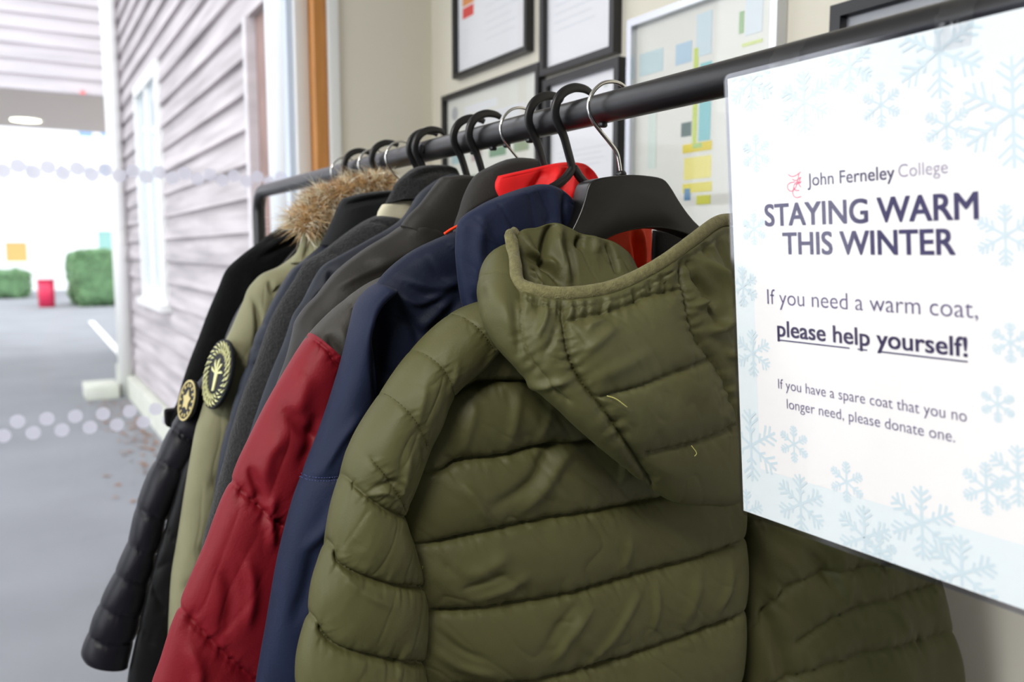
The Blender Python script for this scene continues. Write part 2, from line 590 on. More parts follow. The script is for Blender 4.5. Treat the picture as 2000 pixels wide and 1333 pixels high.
# top right text sheet
ya, zA = wp(1059, 151); yb, _ = wp(1204, 108)
r, p = frame('picture', ya, yb, zA, zA + 0.34, 0.013, M_blackframe, M_paper,
             'black framed white sheet of typed paragraphs above the rail')
lines_on(p, 'faint_text', M_grey, wp(1080, 40)[0], wp(1164, 40)[0], wp(1080, 62)[1], wp(1080, 62)[1] + 0.16, 11, 0.0020, 0.15)
# large poster below
ya, zA = wp(867, 190); yb, _ = wp(1057, 120)
r, p = frame('picture', ya, yb, zA - 0.32, zA, 0.012, M_blackframe, M_paper2,
             'wide black framed poster with small photographs, hanging behind the rail')
lines_on(p, 'heading', M_grey, wp(905, 215)[0], wp(968, 215)[0], wp(905, 221)[1], wp(905, 213)[1], 2, 0.004, 0.0)
lines_on(p, 'faint_text', M_grey, wp(905, 240)[0], wp(1040, 240)[0], wp(905, 262)[1], wp(905, 235)[1], 5, 0.003, 0.2)
n = 18; cy_, cz_ = wp(886, 222)
MB().add([(WX - 0.0085, cy_ + 0.016*math.cos(2*math.pi*i/n), cz_ + 0.016*math.sin(2*math.pi*i/n)) for i in range(n)], [tuple(range(n))]).build('round_crest', ink(176, 178, 182), p)
for (a, b_, c, d_, col) in ((880, 322, 905, 300, (172, 200, 204)), (918, 316, 938, 292, (186, 170, 168)), (953, 308, 985, 284, (126, 160, 132)),
                            (1000, 298, 1030, 272, (152, 168, 140)), (880, 372, 930, 340, (150, 170, 150)), (945, 360, 1000, 325, (170, 160, 140))):
    patch_on(p, 'photograph', ink(*col), a, b_, c, d_)
# lower right white sheet
ya, zA = wp(1066, 158); yb, _ = wp(1215, 114)
r, p = frame('picture', ya, yb, zA - 0.34, zA, 0.014, M_blackframe, M_paper,
             'black framed mostly blank white sheet right behind the silver hook')
lines_on(p, 'faint_text', M_grey, wp(1085, 300)[0], wp(1190, 280)[0], wp(1085, 330)[1], wp(1085, 300)[1], 4, 0.0018, 0.3)
patch_on(p, 'small_crest', ink(196, 206, 200), 1176, 170, 1184, 156)
# silver framed site map
ya, zA = wp(1233, 42); yb, _ = wp(1530, -60)
r, p = frame('picture', ya, yb, zA - 0.50, zA, 0.012, M_silver, M_paper2,
             'large silver framed coloured site map beside the laminated notice', 0.022)
for (a, b_, c, d_, col) in ((1246, 150, 1292, 92, (190, 212, 214)), (1316, 128, 1348, 78, (176, 204, 222)), (1356, 112, 1388, 18, (204, 222, 228)),
                            (1348, 296, 1361, 92, (196, 214, 90)), (1361, 276, 1387, 118, (132, 200, 204)), (1327, 268, 1347, 237, (74, 104, 96)),
                            (1330, 300, 1387, 274, (228, 208, 40)), (1330, 378, 1387, 354, (226, 214, 60)), (1333, 392, 1345, 368, (92, 142, 180)),
                            (1357, 400, 1384, 380, (214, 214, 80)), (1262, 330, 1280, 200, (212, 224, 216)), (1440, 66, 1450, 20, (140, 180, 120)), (1446, 92, 1486, 74, (206, 220, 130)),
                            (1452, 70, 1488, -20, (214, 224, 230)), (1350, 290, 1368, 278, (170, 206, 120)), (1262, 420, 1300, 392, (214, 226, 222))):
    patch_on(p, 'map_block', ink(*col), a, b_, c, d_)
patch_on(p, 'map_block', ink(236, 226, 120), 1332, 352, 1386, 302)
# frame at the top right, cut by the picture edge
ya, zA = wp(1631, 14); yb, _ = wp(1900, -80)
r, p = frame('picture', ya, yb, zA - 0.34, zA, 0.016, M_blackframe, mat('dark_print', rgb(120, 122, 130), 0.5), 
             'black framed dark print above the rail over the notice', 0.022)

# ------------------------------------------------------------------ outside
M_board = mat('weathered_larch', rgb(188, 180, 183), 0.8, bump=0.25, scale=30, vary=0.27, vscale=5, stretch=(1, 0.22, 3.6))
M_board2 = mat('pale_larch', rgb(214, 208, 212), 0.8, bump=0.2, scale=30, vary=0.12, vscale=4, stretch=(0.25, 1, 3.0))
M_asph = mat('asphalt', rgb(136, 138, 143), 0.9, bump=0.5, scale=180, vary=0.10, vscale=1.2)
M_conc = mat('pale_concrete', rgb(214, 216, 204), 0.8, bump=0.2, scale=40, vary=0.1, vscale=6)
M_soff = mat('soffit_board', rgb(226, 214, 205), 0.8)
M_render = mat('white_render', rgb(244, 244, 246), 0.8)
M_brown = mat('stained_reveal', rgb(150, 122, 116), 0.8, vary=0.15, vscale=6)
struct(MB().box((-30, 2.12, -0.1), (30, 60, 0.0)), 'floor_outside', M_asph)

def boards(mb, a0, a1, z0, z1, pitch, put, holes=()):
    z = z0
    while z < z1 - 1e-6:
        zt = min(z + pitch, z1)
        cuts = [(a0, a1)]
        for h0, h1, hz0, hz1 in holes:
            if zt > hz0 + 0.01 and z < hz1 - 0.01:
                nc = []
                for c0, c1 in cuts:
                    if h0 > c0: nc.append((c0, min(c1, h0)))
                    if h1 < c1: nc.append((max(c0, h1), c1))
                cuts = [c for c in nc if c[1] - c[0] > 0.001]
        for c0, c1 in cuts: put(mb, c0, c1, z, zt)
        z += pitch

SX = 0.97
def side_board(mb, y0, y1, z, zt):
    lap = 0.034
    mb.add([(SX - lap, y0, z), (SX - 0.006, y0, zt), (SX + 0.02, y0, zt), (SX + 0.02, y0, z),
            (SX - lap, y1, z), (SX - 0.006, y1, zt), (SX + 0.02, y1, zt), (SX + 0.02, y1, z)],
           [(0,1,2,3), (7,6,5,4), (0,4,5,1), (1,5,6,2), (3,2,6,7), (0,3,7,4)])
mb = MB()
WY0, WY1, WZ0, WZ1 = 6.37, 7.6, 1.0, 2.716
boards(mb, 3.86, 9.62, 0.22, 6.0, 0.156, side_board, [(WY0, WY1, WZ0, WZ1)])
boards(mb, 2.14, 3.86, 2.404, 6.0, 0.156, side_board)
struct(mb, 'wall_outside', M_board)
struct(MB().box((SX + 0.0205, 2.14, 0), (1.3, 9.62, 6.0)), 'wall_core', M_brown)
struct(MB().box((SX - 0.10, 3.90, 0.0), (SX + 0.019, 9.6, 0.2)), 'trim_3', M_conc)
struct(MB().box((SX - 0.045, 3.80, 0.0), (SX + 0.02, 3.86, 2.404)), 'trim_4', M_board2)
struct(MB().box((SX - 0.002, 2.2, 0.0), (SX + 0.0195, 3.80, 2.40)), 'door_1', M_brown)
w3 = MB()
w3.box((SX - 0.05, WY0, WZ0), (SX + 0.018, WY0 + 0.09, WZ1)); w3.box((SX - 0.05, WY1 - 0.09, WZ0), (SX + 0.018, WY1, WZ1))
w3.box((SX - 0.05, WY0 + 0.09, WZ0), (SX + 0.018, WY1 - 0.09, WZ0 + 0.09)); w3.box((SX - 0.05, WY0 + 0.09, WZ1 - 0.09), (SX + 0.018, WY1 - 0.09, WZ1))
w3.box((SX - 0.04, 6.95, WZ0 + 0.09), (SX + 0.018, 7.05, WZ1 - 0.09))
o = struct(w3, 'window_3', M_white)
MB().box((SX - 0.09, WY0 - 0.06, WZ0 - 0.05), (SX + 0.018, WY1 + 0.06, WZ0)).build('window_sill', M_white, o)
MB().box((SX - 0.018, WY0 + 0.09, WZ0 + 0.09), (SX - 0.012, WY1 - 0.09, WZ1 - 0.09)).build('glass_pane', mat('window_glass_sky', rgb(196, 208, 214), 0.06, spec=0.8), o)

# white pipe at the corner, column near the glass
PX, PY = 0.868, 8.63
c = MB(); c.tube([(PX, PY, 0.0), (PX, PY, 1.5), (PX, PY, 3.6), (PX, PY, 5.9)], 0.066, 28)
tag(c.build('corner_post', M_white, smooth=True, origin=(PX, PY, 0)), 'white round post at the far end of the timber clad wall', 'post')
c = MB().box((PX - 0.36, PY - 0.12, 0.0), (PX - 0.075, PY + 0.3, 0.13))
tag(c.build('kerb_block', M_conc, origin=(PX - 0.2, PY, 0), bevel=0.01), 'pale concrete block on the ground at the foot of the corner post', 'block')
q2 = onY(np.array(562.), np.array(300.), 2.9)
col = empty('support_column', (q2[0], 2.9, 0), 'white round column standing outside the glass beside the timber wall', 'column')
MB().tube([(q2[0], 2.9, 0.0), (q2[0], 2.9, 2.0), (q2[0], 2.9, 3.4)], 0.064, 40).build('shaft', mat('white_metal_paint', rgb(238, 243, 248), 0.35), col, smooth=True)
MB().tube([(q2[0], 2.9, 0.0), (q2[0], 2.9, 0.012)], 0.11, 30).build('base_plate', M_white, col, smooth=False)
# leaf litter by the wall
lit = MB()
for i in range(260):
    y = 4.5 + 3.9 * random.random(); x = 0.86 - abs(random.gauss(0, 0.16)) - 0.02; a = random.random() * 6.28; s = 0.012 + 0.02 * random.random()
    lit.add([(x + s*math.cos(a+k*1.57)*(1 if k % 2 else 0.5), y + s*math.sin(a+k*1.57)*(1 if k % 2 else 0.5), 0.004 + 0.012*random.random()) for k in range(4)], [(0,1,2,3)])
o = lit.build('leaf_litter', mat('dead_leaves', rgb(150, 110, 84), 0.9, vary=0.3, vscale=20))
tag(o, 'brown leaf litter along the foot of the timber wall', 'leaves', kind='stuff')

# building bridging over the path
BZ = 3.04
def front_board(mb, x0, x1, z, zt):
    mb.add([(x0, 10.06 - 0.03, z), (x0, 10.06 - 0.004, zt), (x0, 10.1, zt), (x0, 10.1, z),
            (x1, 10.06 - 0.03, z), (x1, 10.06 - 0.004, zt), (x1, 10.1, zt), (x1, 10.1, z)],
           [(3,2,1,0), (4,5,6,7), (1,5,4,0), (2,6,5,1), (7,6,2,3), (4,7,3,0)])
mb = MB(); boards(mb, -8.0, 1.3, BZ, 6.4, 0.152, front_board)
struct(mb, 'wall_bridge', M_board2)
struct(MB().box((-8.0, 10.1, BZ), (1.3, 13.1, 6.4)), 'ceiling_bridge', M_soff)
struct(MB().box((-8.0, 10.1, 0), (-7.6, 13.1, BZ)), 'wall_bridge_left', M_render)
struct(MB().box((1.5, 9.9, 0), (1.8, 13.1, BZ)), 'wall_bridge_right', M_render)
q = onZ(np.array(50.), np.array(230.), BZ)
l = empty('ceiling_light', (q[0], q[1], BZ), 'round lit downlight in the soffit under the bridging building', 'light')
MB().tube([(q[0], q[1], BZ - 0.03), (q[0], q[1], BZ)], 0.19, 28).build('trim_ring', M_white, l, smooth=False)
MB().tube([(q[0], q[1], BZ - 0.04), (q[0], q[1], BZ - 0.029)], 0.165, 28).build('diffuser', mat_emit('lamp_glow', (1, 0.98, 0.72, 1), 5.0), l, smooth=False)
q = onY(np.array(161.), np.array(181.), 10.03)
MBs = MB().box((q[0] - 0.018, 9.99, q[2] - 0.02), (q[0] + 0.018, 10.03, q[2] + 0.02))
tag(MBs.build('indicator_lamp', mat_emit('red_glow', (0.9, 0.2, 0.2, 1), 0.5), origin=(q[0], 10.0, q[2])), 'tiny red lamp on the lower edge of the pale boards', 'lamp')

# the white building across the yard
FBY = 34.0
b_ = empty('school_building', (-10, FBY, 0), 'bright white rendered building across the yard behind the hedges', 'building')
MB().box((-40, FBY, 0), (20, FBY + 8, 9.0)).build('wall', M_render, b_)
def far_rect(px0, py0, px1, py1, y): 
    a = onY(np.array(float(px0)), np.array(float(py0)), y); c = onY(np.array(float(px1)), np.array(float(py1)), y)
    return (a[0], c[0], c[2], a[2])
def far_window(px0, py0, px1, py1, col, name='window'):
    x0, x1, z0, z1 = far_rect(px0, py0, px1, py1, FBY - 0.05)
    f = MB()
    t = 0.07
    f.box((x0 - t, FBY - 0.06, z0 - t), (x0, FBY + 0.01, z1 + t)); f.box((x1, FBY - 0.06, z0 - t), (x1 + t, FBY + 0.01, z1 + t))
    f.box((x0, FBY - 0.06, z0 - t), (x1, FBY + 0.01, z0)); f.box((x0, FBY - 0.06, z1), (x1, FBY + 0.01, z1 + t))
    fo = f.build(name, M_render, b_)
    MB().box((x0, FBY - 0.03, z0), (x1, FBY - 0.01, z1)).build('pane', mat('far_pane', rgb(*col), 0.4), fo)
far_window(152, 236, 181, 268, (138, 170, 214))
far_window(195, 238, 226, 268, (132, 168, 218))
far_window(197, 322, 219, 342, (132, 178, 214))
far_window(191, 452, 229, 490, (150, 196, 190))
far_window(50, 320, 62, 336, (205, 205, 222)); far_window(112, 321, 124, 336, (205, 205, 222)); far_window(160, 324, 182, 340, (210, 210, 222))
far_window(10, 474, 54, 511, (214, 178, 108), 'noticeboard_window')
x0, x1, z0, z1 = far_rect(-60, 345, 245, 425, FBY)
MB().box((x0, FBY - 0.04, z0), (x1 + 1, FBY, z1)).build('wall_band', mat('pale_band', rgb(214, 214, 222), 0.8), b_)

def hedge(name, px0, px1, top, base, label, depth=2.0):
    g0 = onZ(np.array((px0 + px1) / 2.), np.array(float(base)), 0.0)
    y = float(g0[1])
    a = onY(np.array(float(px0)), np.array(float(base)), y); c = onY(np.array(float(px1)), np.array(float(top)), y)
    w = c[0] - a[0]; h = c[2]
    root = empty(name, (g0[0], y + depth/2, 0), label, 'hedge', 'hedges across the yard')
    bm = bmesh.new()
    bmesh.ops.create_icosphere(bm, subdivisions=5, radius=1.0)
    for v in bm.verts:
        q = v.co
        e = 0.42
        q = Vector([math.copysign(abs(t)**e, t) for t in q])
        v.co = Vector((q.x * w/2 + a[0] + w/2, q.y * depth/2 + y + depth/2, (q.z * 0.5 + 0.5) * h))
        nz = noise(v.co.x*4, v.co.z*4 + v.co.y*3, 5) - 0.5
        v.co += Vector((q.x, q.y, q.z)) * float(nz) * 0.18
        v.co.z = max(v.co.z, 0.0)
    V = [tuple(v.co) for v in bm.verts]; F = [tuple(v.index for v in f.verts) for f in bm.faces]
    bm.free()
    mesh_obj('clipped_body', V, F, M_hedge, root)
    lv = MB()
    for i in range(2600):
        j = random.randrange(len(V)); p = np.array(V[j]) + RNG.normal(0, 0.03, 3)
        if p[1] > y + depth*0.6: continue
        p[2] = max(p[2], 0.03)
        s = 0.03 + 0.03 * random.random(); A = RNG.normal(0, 1, 3); A /= np.linalg.norm(A); B = np.cross(A, RNG.normal(0, 1, 3)); B /= np.linalg.norm(B)
        lv.add([p + s*A, p + s*0.5*B, p - s*A, p - s*0.5*B], [(0,1,2,3)])
    tag(lv.build('leaves', M_leaf, root), kind='stuff')
M_hedge = mat('hedge_green', rgb(96, 130, 92), 0.9, vary=0.3, vscale=6)
M_leaf = mat('hedge_leaf', rgb(124, 160, 116), 0.8, vary=0.25, vscale=9)
hedge('hedge', 139, 262, 490, 599, 'taller clipped green hedge beside the white corner post')
hedge('hedge', -40, 57, 530, 584, 'lower clipped green hedge under the orange window')
g0 = onZ(np.array(92.), np.array(600.), 0.0)
bin_ = empty('litter_bin', (g0[0], g0[1], 0), 'red litter bin standing between the two hedges', 'bin')
bw = 14.5 / F_ * np.dot(g0 - CAM, cF)
t = onY(np.array(92.), np.array(546.), float(g0[1]))
MB().tube([(g0[0], g0[1], 0.0), (g0[0], g0[1], t[2]*0.5), (g0[0], g0[1], t[2] - 0.06)], bw, 24).build('body', mat('red_plastic', rgb(214, 44, 84), 0.4), bin_, smooth=True)
MB().tube([(g0[0], g0[1], t[2] - 0.06), (g0[0], g0[1], t[2])], bw * 1.05, 24).build('lid', mat('dark_red_plastic', rgb(196, 34, 74), 0.4), bin_, smooth=True)
# painted line on the yard
p1, p2 = onZ(np.array(178.), np.array(628.), 0.0), onZ(np.array(243.), np.array(700.), 0.0)
dv = (p2 - p1); dv /= np.linalg.norm(dv); pr = np.cross(dv, (0, 0, 1)) * 0.05
struct(MB().prism([p1 - pr, p1 + pr, p2 + pr, p2 - pr], (0, 0, 0.004)), 'trim_5', M_white)

# ------------------------------------------------------------------ the clothes rail
M_rail = mat('black_powder_coat', rgb(26, 25, 27), 0.34, bump=0.05, scale=900, spec=0.6)
M_plastic = mat('black_plastic', rgb(20, 20, 22), 0.38)
M_satin = mat('satin_black_plastic', rgb(16, 15, 15), 0.34, bump=0.03, scale=700)
M_chrome = mat('chrome_wire', rgb(222, 220, 216), 0.16, metal=1.0)
RR = 0.0128
FAR, NEAR = 1.762, -0.16
rack = empty('clothes_rail', (RX, (FAR + NEAR)/2, 0), 'black tubular clothes rail the coats hang on', 'clothes rail')
arc = []
Rb = 0.045
pts = [(RX, NEAR + Rb + 0.001, RZ)]
pts += [(RX, y, RZ) for y in np.linspace(NEAR + Rb + 0.05, FAR - Rb, 40)]
for w in np.linspace(0, math.pi/2, 12)[1:]:
    pts.append((RX, FAR - Rb + Rb*math.sin(w), RZ - Rb + Rb*math.cos(w)))
pts += [(RX, FAR, z) for z in np.linspace(RZ - Rb - 0.03, 0.05, 12)]
MB().tube(pts, RR, 28).build('rail', M_rail, rack, smooth=True)
pts = [(RX, NEAR + Rb, RZ)]
for w in np.linspace(0, math.pi/2, 12)[1:]:
    pts.append((RX, NEAR + Rb - Rb*math.sin(w), RZ - Rb + Rb*math.cos(w)))
pts += [(RX, NEAR, z) for z in np.linspace(RZ - Rb - 0.03, 0.05, 10)]
MB().tube(pts, RR, 28).build('upright', M_rail, rack, smooth=True)
for y in (FAR, NEAR):
    MB().tube([(RX - 0.24, y, 0.04), (RX, y, 0.04), (RX + 0.24, y, 0.04)], RR, 20).build('foot_bar', M_rail, rack, smooth=True)
    for x in (RX - 0.235, RX + 0.235):
        MB().tube([(x, y, 0.0), (x, y, 0.03)], 0.016, 16).build('foot_cap', M_plastic, rack, smooth=False)
MB().tube([(RX, NEAR, 0.10), (RX, 0.8, 0.10), (RX, FAR, 0.10)], 0.010, 20).build('lower_bar', M_rail, rack, smooth=True)
for px in (1178, 1035, 990, 963, 925):
    y = rail_y(px)
    MB().tube([(RX, y, RZ - RR - 0.0032), (RX, y, RZ - RR - 0.0022), (RX, y, RZ - RR + 0.002)], [0.0028, 0.004, 0.004], 14).build('screw', M_rail, rack, smooth=True)
y = rail_y(845)
MB().tube([(RX - RR - 0.0022, y, RZ), (RX - RR + 0.003, y, RZ)], 0.0055, 16).build('screw', M_plastic, rack, smooth=False)

# ------------------------------------------------------------------ hangers
YA, KA = rail_y(1194), -0.12
HG = 'hangers on the rail'
def on_coat(px, py, Y, k, dy=0.0):
    return on_plane(np.array(float(px)), np.array(float(py)), (RX, Y + dy, 0), (-k, 1, 0))

# wide shouldered hanger of the olive jacket
ha = empty('coat_hanger', (RX, YA, RZ - 0.02), 'wide satin black hanger with chrome hook inside the olive padded jacket', 'hanger', HG)
trace = [(1222,172),(1210,163),(1194,159.5),(1175,164),(1159,179),(1150,200),(1151,219),(1159,238),(1174,258),(1192,280),(1204,297),(1209,316),(1212,338)]
hk = cr([on_coat(a, b, YA, KA) for a, b in trace], 60)
MB().tube(hk, 0.0017, 12).build('hook', M_chrome, ha, smooth=True)
c0 = on_coat(1212.5, 334, YA, KA); c1 = on_coat(1213, 346, YA, KA)
MB().tube([c0, c0*0.6 + c1*0.4, c1], [0.0036, 0.0048, 0.0048], 16).build('collar', M_plastic, ha, smooth=True)
out = [(1137,366),(1146,355),(1170,348),(1212,343.5),(1250,345),(1281,351),(1296,366),(1312,392),(1330,418),(1352,442),(1385,466),(1425,486),(1470,505),
       (1475,535),(1430,520),(1385,494),(1345,466),(1305,451),(1262,446),(1215,452),(1180,464),(1150,486),(1110,520),(1060,560),(1030,585),
       (1022,560),(1060,520),(1088,480),(1108,445),(1122,415),(1131,388)]
dense = []
oo = np.array(out, float)
for i in range(len(oo)):
    a, b_, c, d_ = oo[i-1], oo[i], oo[(i+1) % len(oo)], oo[(i+2) % len(oo)]
    for t in (0, 1/3, 2/3):
        dense.append(0.5*((2*b_) + (-a+c)*t + (2*a-5*b_+4*c-d_)*t*t + (-a+3*b_-3*c+d_)*t**3))
nA = np.array((KA, -1, 0)); nA = nA/np.linalg.norm(nA)
poly = np.array([on_coat(a, b, YA, KA) for a, b in dense])
MB().prism(poly + nA*0.011, -nA*0.024).build('shoulder_body', M_satin, ha, bevel=0.0085, seg=5)

# flat black plastic hangers: one is shaped, the rest are copies of it
YB = rail_y(1121)
trace = [(1153,181),(1146,176),(1136,172.5),(1121,171.5),(1104,178),(1092,190),(1085.5,206),(1084.5,224),(1091,244),(1101,266),(1110,298),(1120,336)]
def plastic_hanger(Y, label):
    h = empty('coat_hanger', (RX, Y, RZ - 0.02), label, 'hanger', HG)
    P3 = cr([on_coat(a, b, YB, 0.0) for a, b in trace], 48) + np.array((0, Y - YB, 0))
    w = np.interp(np.linspace(0, 1, 48), [0, 0.3, 0.6, 1], [0.0032, 0.0044, 0.0046, 0.0042])
    MB().tube(P3, w, 14, flat=0.55, flatdir=(0, 1, 0)).build('hook', M_plastic, h, smooth=True)
    j = P3[-1]
    arms = MB()
    for sx in (-1, 1):
        q = [j + np.array((0, 0, 0.004)), j + np.array((sx*0.014, 0, -0.010)), j + np.array((sx*0.05, 0, -0.030)), j + np.array((sx*0.09, 0, -0.065)), j + np.array((sx*0.125, 0, -0.105))]
        arms.tube(cr(q, 24), 0.0042, 12, flat=0.8, flatdir=(0, 1, 0))
    arms.tube([j + np.array((-0.123, 0, -0.106)), j + np.array((0, 0, -0.110)), j + np.array((0.123, 0, -0.106))], 0.0032, 10)
    arms.build('arms', M_plastic, h, smooth=True)
    return h
hB = plastic_hanger(YB, 'flat black plastic hanger in the navy jacket in front of the red collar')
def copy_thing(r, dy, label):
    c = r.copy(); COL.objects.link(c)
    c.location = r.location + Vector((0, dy, 0))
    c['label'] = label
    for ch in r.children:
        d = ch.copy(); COL.objects.link(d); d.parent = c
    return c
YH = {}
for px, lab in ((1068, 'flat black plastic hanger behind the red collar'),
                (949, 'flat black plastic hanger next to the slim silver hook, nearer of its pair'),
                (918, 'flat black plastic hanger behind the dark grey jacket, farther of its pair'),
                (841, 'flat black plastic hanger above the charcoal collar, nearer of two touching'),
                (829, 'flat black plastic hanger above the charcoal collar, farther of two touching'),
                (754, 'flat black plastic hanger between two silver hooks above the fur trim'),
                (699, 'flat black plastic hanger nearest the far end above the fur trim')):
    YH[px] = rail_y(px)
    copy_thing(hB, YH[px] - YB, lab)

# slim silver wire hooks
def wire_hanger(px, label):
    Y = rail_y(px)
    h = empty('coat_hanger', (RX, Y, RZ - 0.02), label, 'hanger', HG)
    P3 = hk - np.array((0, 0, 0))
    loc = hk.copy(); loc[:, 1] = Y + (hk[:, 1] - YA) * 0.25
    MB().tube(loc, 0.0014, 10).build('hook', M_chrome, h, smooth=True)
    j = loc[-1]
    b2 = MB()
    q = [j + np.array((-0.125, 0, -0.105)), j + np.array((-0.08, 0, -0.055)), j + np.array((-0.03, 0, -0.014)), j + np.array((0, 0, -0.004)), j + np.array((0.03, 0, -0.014)), j + np.array((0.08, 0, -0.055)), j + np.array((0.125, 0, -0.105))]
    b2.tube(cr(q, 40), 0.006, 12)
    b2.build('shoulder_bar', M_plastic, h, smooth=True)
    return h
wire_hanger(1015, 'slim silver hook rising from the dark grey stand collar')
wire_hanger(784, 'slim silver hook over the fur trim, nearest of three silver ones there')
wire_hanger(729, 'slim silver hook over the fur trim between two black hooks')
wire_hanger(674, 'slim silver hook farthest along the rail, close to its bent end')

# ------------------------------------------------------------------ coats
def fabric(name, color, rough=0.5, bump=0.15, scale=500, vary=0.06, sheen=0.0, spec=0.3, vscale=30):
    return mat(name, color, rough, bump=bump, scale=scale, vary=vary, vscale=vscale, sheen=sheen * 0.3, spec=spec * 0.8)

F_olive = fabric('olive_nylon', rgb(78, 77, 45), 0.58, 0.10, 700, 0.05, 0.0, 0.42)
F_band = fabric('olive_jersey_binding', rgb(112, 108, 74), 0.9, 0.6, 900, 0.22, 0.35, 0.2, 260)
F_olived = fabric('olive_stitch', rgb(74, 72, 40), 0.8)
F_thread = fabric('pale_thread', rgb(190, 186, 110), 0.7)
F_navy = fabric('navy_shell', rgb(19, 28, 54), 0.68, 0.15, 600, 0.08, 0.1)
F_navyd = fabric('navy_shell_dark', rgb(15, 23, 44), 0.66, 0.15, 600, 0.1, 0.1)  # darker copy of the navy shell, for body and far sleeve
F_orange = fabric('orange_lining', rgb(255, 66, 28), 0.5, 0.1, 500)
F_black = fabric('black_lining', rgb(8, 8, 10), 0.6)
F_red = fabric('red_nylon', rgb(118, 17, 29), 0.56, 0.12, 500, 0.06)
F_redc = fabric('bright_red_lining', rgb(226, 34, 36), 0.55, 0.1, 500)
F_yoke = fabric('dark_grey_yoke', rgb(62, 60, 56), 0.6, 0.15, 500)
F_dgrey = fabric('dark_grey_softshell', rgb(46, 45, 43), 0.65, 0.2, 420, 0.06, 0.2)
F_slate = fabric('slate_shell', rgb(38, 41, 50), 0.6, 0.15, 500)
F_smooth = fabric('smooth_charcoal', rgb(44, 42, 39), 0.55, 0.12, 420, 0.05, 0.15)
F_wool = fabric('charcoal_wool', rgb(43, 43, 44), 0.95, 1.0, 420, 0.35, 0.5, 0.2, 300)
F_cream = fabric('cream_lining', rgb(206, 200, 176), 0.8)
F_dnavy = fabric('dark_navy_quilt', rgb(27, 32, 45), 0.5, 0.15, 500, 0.08, 0.1)
F_dcol = fabric('near_black_collar', rgb(22, 23, 26), 0.7, 0.3, 500, 0.1, 0.3)
F_khaki = fabric('khaki_cotton', rgb(136, 134, 105), 0.7, 0.15, 500, 0.06, 0.2)
F_puff = fabric('black_quilted_nylon', rgb(16, 16, 18), 0.5, 0.12, 500, 0.1, 0.05)
F_puffl = fabric('black_satin_nylon', rgb(24, 23, 31), 0.42, 0.12, 500, 0.1, 0.05)
F_velvet = fabric('black_fleece', rgb(13, 13, 14), 0.95, 0.8, 500, 0.2, 0.15, 0.1, 200)

Z_SEE = 1.36
def torso(parent, Y, m, T=0.018, xl=0.27, xr=0.62, zt=1.35, zb=0.76, seed=3, k=0.0, **kw):
    """the hanging front and back of a coat, seen only in slivers between its neighbours"""
    rows = []
    for z in np.linspace(zt, zb, 7):
        f = (zt - z) / (zt - zb)
        sh = max(0.0, 1 - f / 0.12)
        a = xl + 0.10 * sh - 0.01 * f; b = xr - 0.10 * sh + 0.01 * f
        rows.append(wrow(Y, k, [(a, z - 0.01 * sh), (0.5*(a+b), z), (b, z - 0.01 * sh)]))
    return Cloth(rows, Y, k, 30, 40).make('body', m, parent, T=T, p=4, capw=0.02, captop=0.05, wr=0.004, wscale=0.08, seed=seed, **kw)

def far_sleeve(parent, Y, m, seed=4, T=0.02, x0=0.60, x1=0.685):
    rows = [wrow(Y, 0, [(0.56, 1.37), (0.60, 1.385)]), wrow(Y, 0, [(0.575, 1.30), (0.655, 1.33)]),
            wrow(Y, 0, [(x0, 1.18), (x1, 1.19)]), wrow(Y, 0, [(x0 + 0.012, 1.0), (x1 + 0.012, 1.0)]), wrow(Y, 0, [(x0 + 0.025, 0.82), (x1 + 0.012, 0.815)])]
    return Cloth(rows, Y, 0, 16, 40).make('sleeve', m, parent, T=T, p=2.2, capw=0.03, wr=0.004, wscale=0.05, seed=seed)

def coat(Y, label):
    return empty('coat', (RX, Y, 1.40), label, 'coat', 'coats on the rail')

# --- olive padded jacket, nearest
A = coat(YA, 'olive green padded jacket with a hanging hood, nearest coat, partly behind the notice')
A['group'] = 'coats on the rail'
YAb = YA
body_rows = [
    [(985, 570), (1120, 560), (1260, 560), (1405, 540)],
    [(915, 650), (1110, 630), (1260, 620), (1415, 600)],
    [(866, 725), (1080, 700), (1250, 685), (1428, 665)],
    [(815, 830), (1060, 815), (1250, 800), (1442, 785)],
    [(772, 950), (1050, 945), (1250, 930), (1449, 915)],
    [(765, 1070), (1050, 1060), (1250, 1045), (1455, 1030)],
    [(762, 1200), (1050, 1190), (1250, 1180), (1456, 1165)],
    [(760, 1330), (1050, 1325), (1250, 1315), (1450, 1300)],
    [(762, 1500), (1050, 1500), (1250, 1490), (1442, 1480)],
    [(770, 1750), (1050, 1750), (1250, 1745), (1436, 1740)],
    [(840, 2080), (1050, 2085), (1250, 2085), (1428, 2080)]]
qs = [
    ([(800, 775), (858, 765), (900, 746), (950, 738), (1020, 738), (1100, 742), (1200, 735), (1440, 700)], 0.0145, 15, 1),
    ([(770, 915), (838, 910), (880, 890), (950, 880), (1020, 862), (1100, 855), (1250, 840), (1445, 815)], 0.0145, 15, 1),
    ([(755, 1062), (828, 1048), (870, 1038), (950, 1018), (1040, 1000), (1150, 982), (1270, 960), (1450, 925)], 0.0145, 15, 1),
    ([(755, 1186), (826, 1180), (900, 1172), (1000, 1158), (1100, 1138), (1220, 1105), (1340, 1075), (1456, 1045)], 0.0145, 15, 1),
    ([(755, 1334), (826, 1328), (920, 1318), (1040, 1305), (1150, 1278), (1250, 1246), (1350, 1215), (1456, 1185)], 0.0145, 15, 1),
    ([(755, 1470), (826, 1465), (1000, 1450), (1200, 1400), (1450, 1325)], 0.0145, 15, 1),
    ([(755, 1630), (826, 1620), (1000, 1605), (1200, 1560), (1450, 1480)], 0.0145, 15, 1),
    ([(755, 1798), (826, 1790), (1000, 1780), (1200, 1740), (1450, 1660)], 0.0145, 15, 1)]
